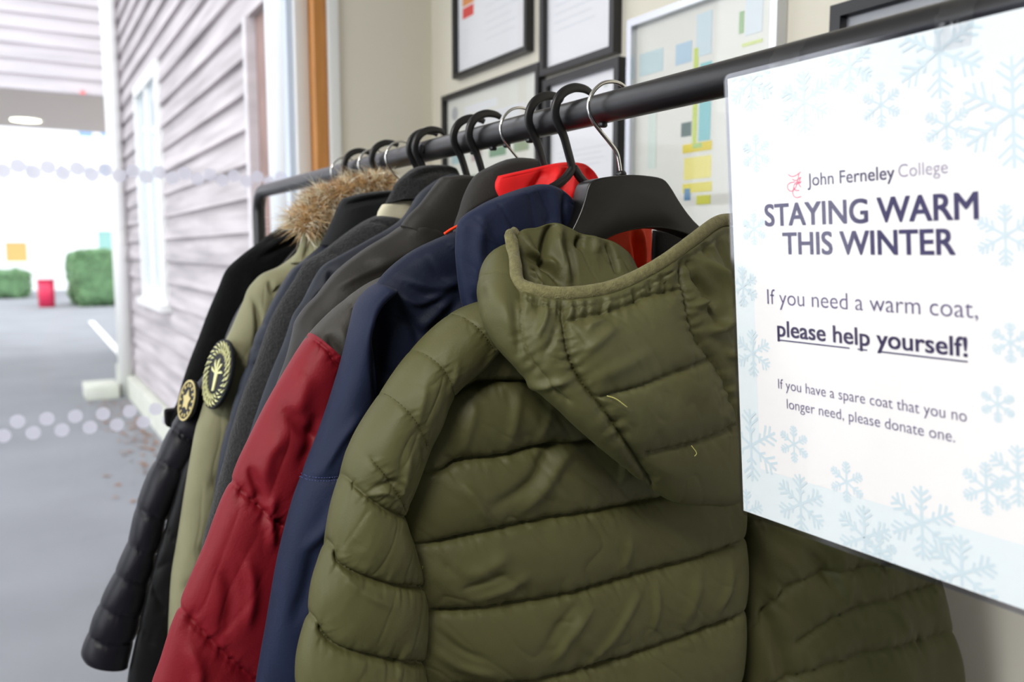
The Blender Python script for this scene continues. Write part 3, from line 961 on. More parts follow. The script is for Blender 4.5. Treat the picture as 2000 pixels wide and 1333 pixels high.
fo = [
    ([(1085, 830), (1040, 870), (1000, 930), (930, 975)], 16, -0.006), ([(1100, 850), (1060, 890), (1020, 950), (985, 985)], 15, 0.006),
    ([(880, 930), (905, 965), (925, 1000)], 14, 0.005), ([(1190, 850), (1180, 890), (1172, 930)], 9, 0.006),
    ([(960, 1060), (930, 1085), (890, 1100)], 18, 0.005), ([(1000, 1100), (960, 1130), (900, 1150)], 14, 0.005), ([(960, 1100), (930, 1110), (880, 1130)], 9, -0.004),
    ([(1120, 1165), (1090, 1200), (1050, 1265)], 12, 0.006), ([(1100, 1150), (1065, 1190), (1030, 1240)], 10, -0.003),
    ([(1215, 1130), (1190, 1170), (1160, 1220), (1110, 1290)], 10, 0.005), ([(1250, 1120), (1245, 1170), (1235, 1215)], 9, 0.004),
    ([(832, 1250), (880, 1280), (940, 1295)], 14, 0.006), ([(834, 1210), (870, 1240), (920, 1262)], 9, -0.004),
    ([(1330, 1100), (1320, 1150), (1300, 1200)], 14, 0.005), ([(1400, 1080), (1392, 1130), (1370, 1175)], 11, 0.005), ([(1190, 1035), (1187, 1070), (1180, 1095)], 10, 0.004),
    ([(905, 770), (890, 830), (880, 880)], 13, 0.004), ([(985, 750), (975, 800), (965, 860)], 14, 0.004), ([(1045, 760), (1035, 810), (1020, 850)], 10, 0.003)]
body_rows = [[p + (d,) for p, d in zip(r_, (-0.024, -0.016, -0.004, 0.0))] for r_ in body_rows]
Ab = Cloth(body_rows, YAb - 0.004, KA, 190, 540)
fo = [(l, w*0.75, a*0.62) for l, w, a in fo]
Ab.make('back_panel', F_olive, A, T=0.030, p=5, capw=0.0, captop=0.03, seams=qs, folds=fo, wr=0.0030, wscale=0.032, wst=3.0, wang=0.75, pucker=0.0042, crease=0.0011, seed=21)

sl_rows = [
    [(952, 585), (1002, 634)], [(885, 615), (962, 690)], [(812, 684), (884, 768)], [(750, 769), (842, 850)], [(697, 852), (812, 932)],
    [(668, 925), (790, 1003)], [(640, 1028), (808, 1072)], [(617, 1115), (830, 1142)], [(597, 1200), (832, 1228)], [(578, 1300), (832, 1330)],
    [(566, 1420), (836, 1460)], [(566, 1650), (830, 1700)], [(590, 1900), (800, 1930)]]
ss = [([(885, 612), (905, 638), (935, 682)], 0.003, 10, 0.5), ([(812, 684), (835, 712), (858, 755), (874, 772)], 0.004, 10, 0.7), ([(750, 768), (775, 800), (812, 862)], 0.004, 10, 0.6),
      ([(705, 885), (730, 920), (760, 965), (785, 1003)], 0.004, 9, 0.8),
      ([(667, 926), (690, 950), (730, 980), (785, 1006)], 0.011, 13, 1), ([(631, 1055), (655, 1092), (720, 1118), (830, 1142)], 0.014, 15, 1),
      ([(597, 1200), (620, 1225), (648, 1246), (730, 1265), (832, 1290)], 0.014, 15, 1), ([(570, 1345), (640, 1400), (830, 1450)], 0.014, 15, 1),
      ([(566, 1500), (640, 1550), (830, 1600)], 0.014, 15, 1), ([(566, 1700), (640, 1740), (830, 1780)], 0.014, 15, 1)]
sf = [([(845, 790), (840, 830), (830, 880), (815, 915)], 12, 0.005), ([(808, 905), (800, 870), (795, 850)], 8, -0.003), ([(770, 870), (765, 920), (760, 960)], 10, 0.004),
      ([(955, 650), (930, 700), (900, 740)], 12, 0.004), ([(860, 700), (855, 730), (845, 760)], 9, 0.003), ([(800, 740), (790, 790), (785, 820)], 10, 0.003),
      ([(700, 940), (740, 925), (770, 945)], 8, -0.004), ([(690, 960), (720, 945), (740, 950)], 7, 0.004), ([(640, 1090), (680, 1130), (740, 1160)], 12, 0.004),
      ([(780, 1230), (765, 1270), (750, 1300)], 14, 0.004), ([(680, 1040), (670, 1060), (690, 1090)], 16, -0.003)]
sf = [(l, w*0.8, a*0.6) for l, w, a in sf]
As = Cloth(sl_rows, YA - 0.016, 0.0, 90, 420)
As.make('sleeve', F_olive, A, T=0.030, p=2.3, capw=0.02, captop=0.03, seams=ss, folds=sf, wr=0.0024, wscale=0.034, wst=2.6, wang=-0.5, pucker=0.0036, crease=0.0009, seed=33)
As.stitches([ss[0][0], ss[1][0], ss[2][0], ss[3][0]], F_olived, A)
rs_rows = [
    [(1428, 655), (1480, 650), (1560, 690)], [(1436, 800), (1550, 800), (1690, 830)], [(1442, 950), (1600, 950), (1785, 980)], [(1447, 1050), (1620, 1060), (1832, 1100)],
    [(1448, 1150), (1640, 1160), (1852, 1190)], [(1444, 1300), (1640, 1310), (1884, 1312)], [(1440, 1450), (1650, 1460), (1898, 1470)], [(1440, 1800), (1650, 1810), (1885, 1820)]]
rse = [([(1450, 1235), (1500, 1165), (1545, 1128), (1640, 1105), (1830, 1078)], 0.008, 13, 1), ([(1540, 1245), (1620, 1190), (1720, 1162), (1840, 1132)], 0.009, 14, 1),
       ([(1480, 1330), (1660, 1268), (1760, 1245), (1870, 1232)], 0.009, 14, 1), ([(1440, 1020), (1600, 985), (1800, 960)], 0.009, 14, 1), ([(1450, 1420), (1640, 1370), (1890, 1340)], 0.009, 14, 1)]
rsf = [([(1600, 1040), (1630, 1090), (1640, 1180)], 16, 0.006), ([(1470, 1150), (1500, 1240), (1530, 1330)], 16, -0.007), ([(1700, 1150), (1740, 1190), (1750, 1240)], 12, 0.006), ([(1560, 1070), (1600, 1110), (1620, 1150)], 10, -0.005)]
Cloth(rs_rows, YA + 0.060, -0.35, 100, 170).make('sleeve', F_olive, A, T=0.022, p=3, capw=0.02, seams=rse, folds=rsf, wr=0.006, wscale=0.05, wang=0.7, pucker=0.006, seed=45)

# hood hanging down the back
def dz(row, *d): return [tuple(p) + (q,) for p, q in zip(row, d)]
rim = [(992, 474), (1001, 520), (1012, 572), (1060, 588), (1120, 590), (1200, 574), (1280, 532), (1345, 482), (1392, 446), (1428, 440)]
m1 = [(980, 482), (977, 535), (988, 590), (1045, 640), (1110, 660), (1195, 660), (1275, 640), (1345, 610), (1402, 590), (1437, 580)]
m2 = [(966, 490), (960, 555), (972, 615), (1030, 680), (1105, 730), (1190, 760), (1275, 770), (1350, 760), (1412, 745), (1444, 735)]
m3 = [(958, 500), (952, 570), (970, 640), (1035, 720), (1110, 785), (1195, 845), (1275, 880), (1350, 885), (1415, 872), (1450, 865)]
ed = [(958, 510), (954, 585), (982, 660), (1052, 740), (1128, 815), (1206, 890), (1275, 950), (1345, 972), (1412, 972), (1452, 965)]
ed2 = [(966, 515), (966, 590), (1000, 655), (1075, 730), (1150, 800), (1225, 870), (1285, 920), (1345, 945), (1405, 945), (1445, 940)]
hood_rows = [dz(rim, -.030, -.048, -.078, -.092, -.100, -.102, -.098, -.086, -.066, -.050),
             dz(m1, -.032, -.056, -.086, -.104, -.116, -.120, -.116, -.104, -.086, -.070),
             dz(m2, -.030, -.054, -.084, -.104, -.118, -.124, -.122, -.112, -.096, -.082),
             dz(m3, -.028, -.050, -.078, -.098, -.112, -.118, -.110, -.102, -.090, -.080),
             dz(ed, -.026, -.044, -.066, -.084, -.094, -.096, -.080, -.078, -.074, -.070),
             dz(ed2, -.022, -.034, -.050, -.060, -.066, -.064, -.044, -.044, -.044, -.044)]
hs = [([(1014, 590), (1018, 640), (1035, 690), (1080, 745), (1110, 775)], 0.004, 9, 0.5),
      ([(1094, 592), (1098, 630), (1108, 690), (1135, 745), (1180, 802), (1230, 878), (1272, 945)], 0.010, 12, 1.0),
      ([(1322, 515), (1332, 570), (1352, 650), (1400, 722), (1432, 800), (1446, 870)], 0.010, 12, 1.0),
      ([(1098, 634), (1150, 620), (1210, 604), (1262, 580), (1328, 566)], 0.008, 11, 1.0),
      ([(1166, 776), (1240, 756), (1320, 726), (1388, 700)], 0.008, 13, 0.5),
      ([(1262, 884), (1340, 868), (1392, 850), (1434, 826)], 0.008, 13, 0.7),
      ([(1012, 592), (1060, 606), (1120, 608), (1200, 592), (1282, 550), (1347, 500), (1400, 462), (1430, 456)], 0.004, 7, 2.2)]
hf = [([(1068, 612), (1060, 640), (1050, 660)], 9, 0.006), ([(1085, 640), (1075, 670), (1060, 690)], 8, -0.004), ([(1110, 740), (1070, 745), (1040, 735)], 8, 0.005),
      ([(1365, 510), (1400, 555), (1412, 600), (1408, 632)], 12, 0.009), ([(1350, 540), (1380, 580), (1382, 612)], 10, -0.007), ([(1350, 600), (1370, 590), (1385, 600)], 8, 0.005),
      ([(1340, 520), (1370, 580), (1400, 650)], 9, -0.005), ([(1392, 470), (1412, 520), (1425, 560)], 9, -0.005), ([(1375, 650), (1400, 640), (1425, 610)], 12, 0.006),
      ([(1410, 690), (1425, 700), (1440, 720)], 9, 0.005), ([(1135, 690), (1160, 670), (1200, 640)], 12, 0.004), ([(1140, 650), (1150, 640), (1175, 630)], 8, 0.004),
      ([(1180, 580), (1185, 600), (1178, 620)], 6, 0.004), ([(1228, 565), (1240, 585), (1242, 600)], 5, -0.004), ([(1286, 540), (1298, 560), (1296, 580)], 5, -0.004),
      ([(1155, 740), (1200, 720), (1260, 690)], 18, 0.003), ([(965, 560), (985, 600), (1010, 650)], 14, 0.004), ([(1000, 600), (1010, 640), (1020, 690)], 8, -0.004)]
Ah = Cloth(hood_rows, YA, KA, 190, 170)
hf = [(l, w*0.75, a*(1.25 if l[0][0] > 1340 else 0.7)) for l, w, a in hf]
hood = Ah.make('hood', F_olive, A, T=0.007, p=14, capw=0.02, captop=0.01, seams=hs, folds=hf, wr=0.0026, wscale=0.032, wst=2.6, wang=0.6, pucker=0.0044, crease=0.001, seed=58)
# jersey binding around the hood opening
bp = []
Lr = cr(np.array(rim, float), 70)
for a, b in Lr:
    p, n = Ah.at(a, b, 0.0036); bp.append(p + np.array((0, 0, 0.0042)))
bp = np.array(bp)
# the binding climbs at both ends round to the back of the opening
top0 = on_coat(1008, 455, YA, KA, -0.022)
bp = np.concatenate((cr([top0, on_coat(1000, 462, YA, KA, -0.025), bp[0]], 6)[:-1], bp))
for _ in range(3): bp[1:-1] = 0.25*bp[:-2] + 0.5*bp[1:-1] + 0.25*bp[2:]
nb = MB(); rr = 0.0052 + 0.0003 * np.array([noise(i*0.8, 3.3, 4) for i in range(len(bp))])
nb.tube(bp, rr, 18, flat=0.7, flatdir=tuple(nA))
nb.build('hood_binding', F_band, A, smooth=True)
# far side of the hood, seen through the opening
back_rows = [[(1003, 482), (1016, 452), (1045, 446), (1078, 436), (1105, 445), (1130, 458), (1180, 470), (1206, 486), (1240, 522)],
             [(1004, 505), (1024, 485), (1050, 480), (1080, 478), (1110, 482), (1135, 490), (1180, 500), (1212, 512), (1248, 535)],
             [(1006, 535), (1030, 530), (1055, 528), (1085, 527), (1115, 528), (1140, 530), (1180, 535), (1220, 540), (1262, 548)],
             [(1012, 585), (1036, 582), (1060, 580), (1090, 580), (1120, 580), (1150, 580), (1185, 578), (1226, 572), (1275, 560)],
             [(1024, 640), (1046, 640), (1070, 640), (1100, 640), (1130, 640), (1160, 640), (1195, 632), (1240, 615), (1290, 590)]]
db = [-.020, -.026, -.034, -.046, -.050]
back_rows = [[p + (d,) for p in r] for r, d in zip(back_rows, db)]
bf = [([(1074, 438), (1062, 470), (1056, 505), (1060, 530)], 7, -0.009), ([(1088, 446), (1082, 480), (1092, 520), (1104, 560)], 9, 0.007), ([(1100, 470), (1112, 510), (1118, 560)], 7, -0.005),
      ([(1018, 460), (1030, 490), (1045, 505), (1070, 520), (1085, 545)], 8, 0.006), ([(1022, 505), (1040, 512), (1060, 525), (1090, 560)], 6, -0.005), ([(1030, 535), (1045, 550), (1052, 575)], 6, 0.006),
      ([(1128, 465), (1124, 478), (1130, 486)], 6, -0.008), ([(1140, 458), (1155, 470), (1160, 500)], 9, 0.004), ([(1178, 482), (1190, 510), (1198, 540)], 4, -0.006), ([(1036, 530), (1046, 545), (1050, 560)], 5, -0.005)]
Cloth(back_rows, YA, KA, 120, 90).make('hood_lining', F_olive, A, T=0.005, p=10, capw=0.03, folds=bf, wr=0.0035, wscale=0.03, pucker=0.0, crease=0.001, seed=63)
# loose threads
for pts in ([(815, 1098), (820, 1108), (826, 1118)], [(1182, 772), (1195, 776), (1212, 790)], [(1345, 868), (1348, 878), (1344, 884)]):
    src = Ah if pts[0][1] < 1000 else As
    MB().tube(cr([src.at(a, b, 0.004)[0] for a, b in pts], 10), 0.0003, 5).build('loose_thread', F_thread, A, smooth=True)

# --- navy jacket with hood and orange lining
Bc = coat(YB, 'navy blue hooded jacket with orange lining, second coat behind the olive one')
rows = [[(985, 381), (1020, 368), (1055, 360), (1088, 366)], [(938, 402), (1000, 392), (1060, 382), (1116, 394)], [(898, 432), (980, 428), (1060, 416), (1124, 418)],
        [(891, 480), (970, 480), (1050, 478), (1118, 476)], [(894, 530), (970, 540), (1040, 540), (1104, 540)], [(903, 590), (960, 598), (1030, 600), (1094, 600)], [(922, 650), (965, 655), (1030, 655), (1080, 650)]]
Cloth(rows, YB - 0.036, 0.0, 80, 90).make('hood', F_navy, Bc, T=0.017, p=3, capw=0.05, captop=0.10, wr=0.0045, wscale=0.035, wang=0.6, crease=0.0015, seed=71,
      folds=[([(1010, 470), (960, 520), (930, 600)], 18, -0.005), ([(1060, 370), (1070, 430), (1060, 500)], 12, 0.004), ([(930, 420), (920, 480), (925, 560)], 12, 0.004), ([(1090, 380), (1080, 420), (1095, 460)], 8, -0.004), ([(1000, 560), (980, 600), (960, 640)], 14, 0.004)])
rows = [[(1098, 378), (1170, 372), (1272, 372)], [(1096, 430), (1180, 430), (1274, 430)], [(1096, 500), (1180, 500), (1272, 500)], [(1096, 580), (1180, 580), (1268, 580)]]
rows = [[(1108, 395), (1180, 420), (1272, 440)], [(1100, 440), (1180, 450), (1273, 462)], [(1096, 500), (1180, 500), (1271, 512)], [(1096, 580), (1180, 580), (1266, 590)]]
Cloth(rows, YB - 0.022, 0.0, 60, 40).make('lining', F_orange, Bc, T=0.006, p=6, capw=0.05, seed=73, folds=[([(1232, 450), (1234, 490), (1240, 540)], 5, -0.006), ([(1246, 450), (1250, 500), (1248, 540)], 4, 0.005), ([(1225, 480), (1222, 520), (1216, 560)], 7, 0.003)])
rows = [[(1274, 450), (1340, 452), (1420, 470)], [(1273, 490), (1340, 500), (1430, 510)], [(1272, 580), (1340, 590), (1440, 600)]]
Cloth(rows, YB - 0.010, 0.0, 30, 30).make('inner_facing', F_black, Bc, T=0.006, p=6, capw=0.05, seed=74)
rows = [[(888, 452), (960, 460), (1060, 470)], [(800, 494), (930, 520), (1090, 540)], [(738, 550), (900, 590), (1110, 610)], [(712, 620), (880, 660), (1120, 680)], [(708, 720), (880, 760), (1120, 780)],
        [(712, 840), (880, 860), (1120, 880)], [(700, 1000), (880, 1010), (1120, 1020)], [(690, 1250), (880, 1260), (1120, 1270)], [(690, 1700), (880, 1710), (1120, 1720)]]
Cloth(rows, YB + 0.002, 0.0, 90, 130).make('back_panel', F_navyd, Bc, T=0.018, p=5, capw=0.02, captop=0.05, wr=0.004, wscale=0.045, wang=0.9, crease=0.0015, seed=75,
      folds=[([(780, 545), (830, 560), (880, 548)], 10, 0.005), ([(770, 580), (800, 590), (850, 570)], 7, 0.004), ([(800, 640), (830, 610), (860, 580)], 10, 0.005), ([(760, 600), (790, 630), (800, 670)], 9, -0.004), ([(850, 640), (880, 600), (905, 585)], 9, 0.004), ([(730, 570), (726, 650), (730, 760)], 14, -0.008)])
rows = [[(738, 552), (775, 566)], [(706, 588), (735, 600)], [(692, 636), (718, 650)], [(662, 735), (730, 760)], [(626, 840), (725, 870)], [(590, 930), (715, 945)], [(566, 1000), (720, 1010)], [(541, 1100), (715, 1110)],
        [(521, 1215), (712, 1225)], [(500, 1335), (708, 1345)], [(482, 1480), (700, 1490)], [(470, 1720), (690, 1730)]]
Bs = Cloth(rows, YB - 0.014, 0.0, 60, 170)
Bs.make('sleeve', F_navy, Bc, T=0.022, p=2.3, capw=0.02, captop=0.03, wr=0.0035, wscale=0.05, wang=-0.4, seed=77,
      seams=[([(578, 932), (630, 926), (690, 912)], 0.003, 6)], folds=[([(690, 800), (650, 850), (610, 920)], 9, 0.003), ([(712, 640), (712, 720), (722, 790)], 6, -0.005), ([(640, 960), (620, 1010), (580, 1060)], 10, 0.004), ([(600, 1050), (585, 1130), (560, 1200)], 14, -0.004)])
Bs.stitches([[(578, 928), (630, 922), (690, 908)], [(577, 934), (630, 928), (690, 914)]], fabric('blue_thread', rgb(70, 78, 120), 0.7), Bc, 4.5, 3.0, 0.00028)
MB().tube(cr([on_plane(np.array(float(a)), np.array(float(b)), (0, YB + 0.004, 0), (0, 1, 0)) for a, b in ((868, 457), (880, 449), (897, 440))], 12), 0.0012, 8).build('piping', F_orange, Bc, smooth=True)
far_sleeve(Bc, YB, F_navyd, 78)

# --- red jacket with dark grey yoke and red collar
YC = YH[1068]
Cc = coat(YC, 'red padded jacket with dark grey shoulders and bright red collar lining')
rows = [[(972, 344), (1030, 331), (1085, 319), (1118, 317), (1142, 322), (1165, 346)], [(967, 358), (1030, 352), (1085, 345), (1118, 345), (1150, 345), (1175, 372)],
        [(969, 374), (1030, 380), (1085, 380), (1120, 382), (1155, 385), (1180, 400)], [(985, 400), (1030, 420), (1085, 425), (1120, 430), (1155, 430), (1180, 440)]]
Cloth(rows, YC - 0.014, 0.0, 100, 50).make('collar', F_redc, Cc, T=0.006, p=8, capw=0.12, seed=81, wr=0.001, wscale=0.03,
      folds=[([(1056, 335), (1045, 355), (1030, 375)], 8, -0.006), ([(1085, 330), (1072, 355), (1062, 380)], 7, 0.006), ([(1104, 330), (1096, 350), (1085, 380)], 8, -0.006), ([(1120, 330), (1112, 360), (1108, 390)], 6, 0.004), ([(1140, 330), (1148, 350), (1150, 370)], 6, -0.004)],
      seams=[([(976, 350), (1030, 338), (1085, 326), (1140, 326)], 0.0012, 3)])
rows = [[(730, 552), (790, 540)], [(690, 575), (760, 590)], [(642, 614), (735, 640)], [(604, 654), (668, 722)]]
YS = YC - 0.010
Cs0 = Cloth([[(790, 530), (840, 520)]] + rows + [[(585, 680), (668, 752)]], YS + 0.006, 0.0, 40, 70)
Cs0.make('shoulder_yoke', F_yoke, Cc, T=0.021, p=2.4, capw=0.03, wr=0.003, wscale=0.04, seed=83, folds=[([(628, 650), (640, 680), (655, 705)], 8, -0.005), ([(650, 640), (655, 670), (650, 700)], 8, 0.004)], seams=[([(678, 572), (676, 610), (680, 650)], 0.003, 4)])
rows = [[(606, 650), (676, 716)], [(601, 656), (672, 728)], [(562, 718), (672, 790)], [(520, 790), (668, 870)], [(482, 866), (664, 940)], [(447, 938), (655, 1035)], [(420, 1008), (640, 1090)], [(398, 1068), (625, 1150)],
        [(366, 1140), (610, 1230)], [(346, 1183), (600, 1330)], [(314, 1285), (590, 1420)], [(288, 1370), (585, 1500)], [(265, 1560), (570, 1700)], [(280, 1760), (540, 1850)]]
Cs = Cloth(rows, YS, 0.0, 100, 210)
Cs.make('sleeve', F_red, Cc, T=0.024, p=2.3, capw=0.012, captop=0.012, wr=0.0025, wscale=0.06, wang=-0.4, seed=85, pucker=0.003, crease=0.0008,
      seams=[([(447, 938), (475, 962), (510, 992), (560, 1032), (620, 1060)], 0.010, 13, 1), ([(345, 1182), (380, 1213), (430, 1262), (498, 1320), (580, 1370)], 0.010, 13, 1), ([(270, 1480), (400, 1580), (570, 1660)], 0.010, 13, 1), ([(600, 656), (622, 678), (640, 705), (668, 726)], 0.006, 8, 0.6)],
      folds=[([(545, 790), (575, 830), (610, 850)], 12, -0.005), ([(480, 905), (490, 935), (500, 975)], 9, -0.006), ([(520, 960), (515, 1000), (520, 1050)], 10, 0.005), ([(580, 720), (570, 760), (560, 800)], 18, 0.004), ([(540, 840), (510, 880), (500, 930)], 15, 0.004), ([(430, 1100), (440, 1150), (430, 1220)], 14, -0.004), ([(470, 1080), (480, 1130), (470, 1200)], 12, 0.004), ([(360, 1250), (380, 1290), (375, 1330)], 12, 0.004), ([(600, 800), (590, 860), (570, 900)], 14, -0.005)])
torso(Cc, YC + 0.006, F_red, T=0.014, seed=86, xl=0.26, zt=1.36)
far_sleeve(Cc, YC + 0.005, F_red, 87)

# --- dark grey stand-collar jacket
YD = rail_y(1015)
Dc = coat(YD, 'dark grey jacket with tall stand collar behind the red collar')
rows = [[(972, 318), (992, 311), (1020, 308), (1050, 314), (1075, 330)], [(930, 342), (970, 334), (1020, 330), (1060, 332), (1100, 345)], [(908, 378), (955, 370), (1010, 368), (1060, 370), (1110, 380)],
        [(896, 415), (945, 408), (1000, 408), (1060, 410), (1120, 415)], [(887, 442), (940, 445), (1000, 450), (1060, 450), (1120, 455)], [(880, 490), (940, 500), (1000, 500), (1060, 500), (1120, 500)]]
Cloth(rows, YD - 0.012, 0.0, 60, 60).make('collar', F_dgrey, Dc, T=0.014, p=3, capw=0.02, captop=0.14, wr=0.002, wscale=0.05, seed=91, folds=[([(900, 430), (940, 405), (985, 385)], 7, -0.004)])
torso(Dc, YD, F_dgrey, T=0.018, seed=92, xl=0.27, zt=1.37)
far_sleeve(Dc, YD, F_dgrey, 93)

# --- smooth charcoal jacket
YE = YH[949]
Ec = coat(YE, 'smooth charcoal jacket with broad sloping shoulder left of the navy hood')
rows = [[(862, 346), (900, 342), (925, 345), (960, 360)], [(846, 365), (890, 372), (930, 378), (970, 390)], [(820, 398), (870, 412), (920, 420), (980, 420)], [(798, 420), (840, 436), (900, 455), (980, 470)], [(782, 442), (820, 462), (880, 490), (980, 510)]]
Ecl = Cloth(rows, YE - 0.012, 0.0, 60, 50)
Ecl.make('collar', F_smooth, Ec, T=0.015, p=3, capw=0.02, captop=0.08, wr=0.002, wscale=0.05, seed=101)
rows = [[(786, 440), (835, 440), (890, 470)], [(760, 458), (810, 480), (860, 520)], [(716, 484), (780, 520), (840, 580)], [(676, 513), (740, 560), (810, 630)], [(650, 537), (710, 590), (780, 690)], [(620, 575), (680, 630), (750, 740)],
        [(596, 600), (650, 660), (720, 780)], [(578, 628), (620, 680), (700, 820)], [(573, 650), (610, 720), (690, 860)], [(560, 700), (610, 760), (680, 900)], [(535, 770), (600, 840), (670, 960)], [(500, 900), (580, 950), (650, 1040)], [(460, 1050), (560, 1100), (640, 1150)], [(430, 1200), (540, 1240), (630, 1290)], [(420, 1500), (520, 1540), (620, 1560)]]
Cloth(rows, YE - 0.004, 0.0, 70, 140).make('sleeve', F_smooth, Ec, T=0.024, p=2.6, capw=0.012, captop=0.02, wr=0.003, wscale=0.06, wang=0.6, seed=103,
      folds=[([(790, 440), (815, 438), (830, 450)], 5, -0.005), ([(700, 505), (760, 500), (820, 480)], 14, 0.004), ([(640, 560), (700, 530), (760, 510)], 10, 0.003)])
torso(Ec, YE + 0.002, F_smooth, T=0.016, seed=104, zt=1.36)
far_sleeve(Ec, YE, F_smooth, 105)

# --- slate shell jacket
YF = YH[918] 
Fc = coat(YF + 0.012, 'thin slate grey shell jacket squeezed between the charcoal and wool coats')
YFf = YF + 0.018
rows = [[(858, 350), (880, 340), (910, 345)], [(820, 378), (850, 385), (890, 395)], [(782, 430), (830, 440), (880, 460)], [(716, 470), (780, 490), (840, 520)], [(662, 500), (730, 530), (800, 570)], [(634, 516), (690, 560), (770, 620)], [(620, 532), (670, 590), (740, 660)], [(606, 558), (650, 620), (720, 700)],
        [(592, 585), (640, 650), (700, 740)], [(577, 607), (620, 680), (690, 790)], [(570, 622), (610, 700), (680, 820)], [(556, 664), (600, 760), (670, 880)], [(536, 711), (590, 800), (660, 930)], [(516, 763), (570, 850), (650, 980)], [(480, 870), (550, 950), (640, 1050)], [(440, 1010), (520, 1080), (620, 1150)], [(400, 1250), (500, 1290), (600, 1330)]]
Cloth(rows, YFf, 0.0, 60, 140).make('sleeve', F_slate, Fc, T=0.018, p=2.5, capw=0.012, captop=0.02, wr=0.0025, wscale=0.05, wang=0.5, seed=111,
      folds=[([(575, 612), (600, 600), (620, 570)], 5, -0.004), ([(640, 530), (640, 560), (632, 590)], 8, -0.006)])
torso(Fc, YFf + 0.004, F_slate, T=0.012, seed=112, zt=1.35)
far_sleeve(Fc, YFf, F_slate, 113, 0.016)

# --- charcoal wool coat
YG = YH[841] 
Gc = coat(YG, 'charcoal wool coat with folded collar and cream lining')
YGg = YG - 0.012
rows = [[(790, 342), (815, 326), (860, 322), (890, 328)], [(772, 360), (815, 345), (860, 342), (900, 350)], [(762, 380), (810, 372), (860, 372), (910, 385)], [(752, 399), (792, 390), (860, 400), (920, 420)]]
Cloth(rows, YGg - 0.006, 0.0, 60, 50).make('collar', F_wool, Gc, T=0.014, p=3, capw=0.02, captop=0.12, wr=0.002, wscale=0.05, seed=121, folds=[([(800, 350), (840, 338), (890, 338)], 6, -0.003)])
rows = [[(746, 400), (775, 392), (806, 390)], [(738, 414), (770, 410), (806, 408)], [(734, 432), (770, 434), (806, 442)]]
Cloth(rows, YGg - 0.004, 0.0, 24, 20).make('lining', F_cream, Gc, T=0.008, p=3, capw=0.2, seed=123, wr=0.001)
rows = [[(738, 420), (775, 428), (800, 450)], [(708, 434), (765, 452), (800, 490)], [(672, 458), (740, 490), (790, 540)], [(631, 489), (710, 530), (770, 590)], [(600, 508), (680, 560), (750, 640)], [(588, 522), (660, 590), (730, 690)], [(573, 548), (640, 630), (710, 740)], [(556, 574), (620, 660), (690, 780)],
        [(536, 608), (600, 700), (680, 820)], [(522, 642), (580, 740), (670, 860)], [(500, 706), (560, 800), (660, 900)], [(476, 766), (540, 850), (650, 960)], [(453, 838), (520, 910), (630, 1020)], [(436, 905), (500, 980), (610, 1080)], [(415, 985), (480, 1050), (590, 1150)], [(390, 1100), (460, 1150), (570, 1230)], [(370, 1350), (440, 1380), (550, 1420)]]
Cloth(rows, YGg, 0.0, 60, 150).make('sleeve', F_wool, Gc, T=0.026, p=2.5, capw=0.012, captop=0.02, wr=0.003, wscale=0.06, wang=0.5, seed=125,
      folds=[([(708, 434), (735, 436), (760, 455)], 5, -0.005), ([(632, 490), (655, 500), (640, 520)], 6, -0.004), ([(600, 520), (640, 510), (680, 490)], 8, 0.003)])
torso(Gc, YGg + 0.006, F_wool, T=0.018, seed=126, zt=1.35)
far_sleeve(Gc, YGg, F_wool, 127)

# --- dark navy quilted coat
YHh = rail_y(784)
Hc = coat(YHh, 'dark navy quilted coat with near black folded collar under the fur trim')
YHq = YHh - 0.020
rows = [[(668, 388), (705, 378), (760, 372), (800, 372)], [(660, 402), (705, 396), (760, 388), (800, 392)], [(650, 426), (700, 425), (750, 420), (800, 430)], [(638, 452), (680, 456), (730, 455), (800, 465)], [(624, 480), (660, 486), (720, 490), (800, 500)]]
Cloth(rows, YHq - 0.010, 0.0, 50, 50).make('collar', F_dcol, Hc, T=0.016, p=3, capw=0.02, captop=0.10, wr=0.002, wscale=0.05, seed=131, folds=[([(668, 402), (710, 393), (760, 385)], 5, -0.005)])
rows = [[(638, 470), (670, 475), (700, 490)], [(622, 484), (660, 505), (700, 520)], [(588, 512), (640, 545), (690, 580)], [(570, 526), (620, 570), (680, 620)], [(552, 553), (600, 600), (670, 670)], [(534, 584), (590, 640), (660, 720)], [(520, 610), (575, 670), (650, 760)], [(507, 636), (560, 700), (640, 800)],
        [(491, 675), (545, 740), (630, 840)], [(481, 713), (535, 780), (620, 880)], [(466, 754), (520, 820), (610, 920)], [(450, 810), (505, 870), (600, 960)], [(441, 840), (495, 900), (590, 1000)], [(428, 900), (480, 950), (580, 1050)], [(415, 1000), (460, 1040), (560, 1120)], [(395, 1200), (440, 1230), (540, 1280)]]
hq = [([(508, 634), (525, 628), (560, 650)], 0.007, 9, 1), ([(491, 675), (510, 672), (560, 700)], 0.007, 9, 1), ([(482, 713), (500, 712), (560, 740)], 0.007, 9, 1), ([(462, 762), (480, 775), (540, 800)], 0.006, 9, 1), ([(446, 822), (470, 830), (520, 850)], 0.006, 9, 1)]
Cloth(rows, YHq, 0.0, 60, 150).make('sleeve', F_dnavy, Hc, T=0.026, p=2.4, capw=0.012, captop=0.02, seams=hq, pucker=0.002, wr=0.003, wscale=0.05, wang=0.4, seed=133,
      folds=[([(600, 520), (625, 505), (650, 480)], 6, -0.004), ([(610, 530), (640, 510), (665, 490)], 5, 0.004)])
torso(Hc, YHq + 0.008, F_dnavy, T=0.018, seed=134, zt=1.35)
far_sleeve(Hc, YHq, F_dnavy, 135)

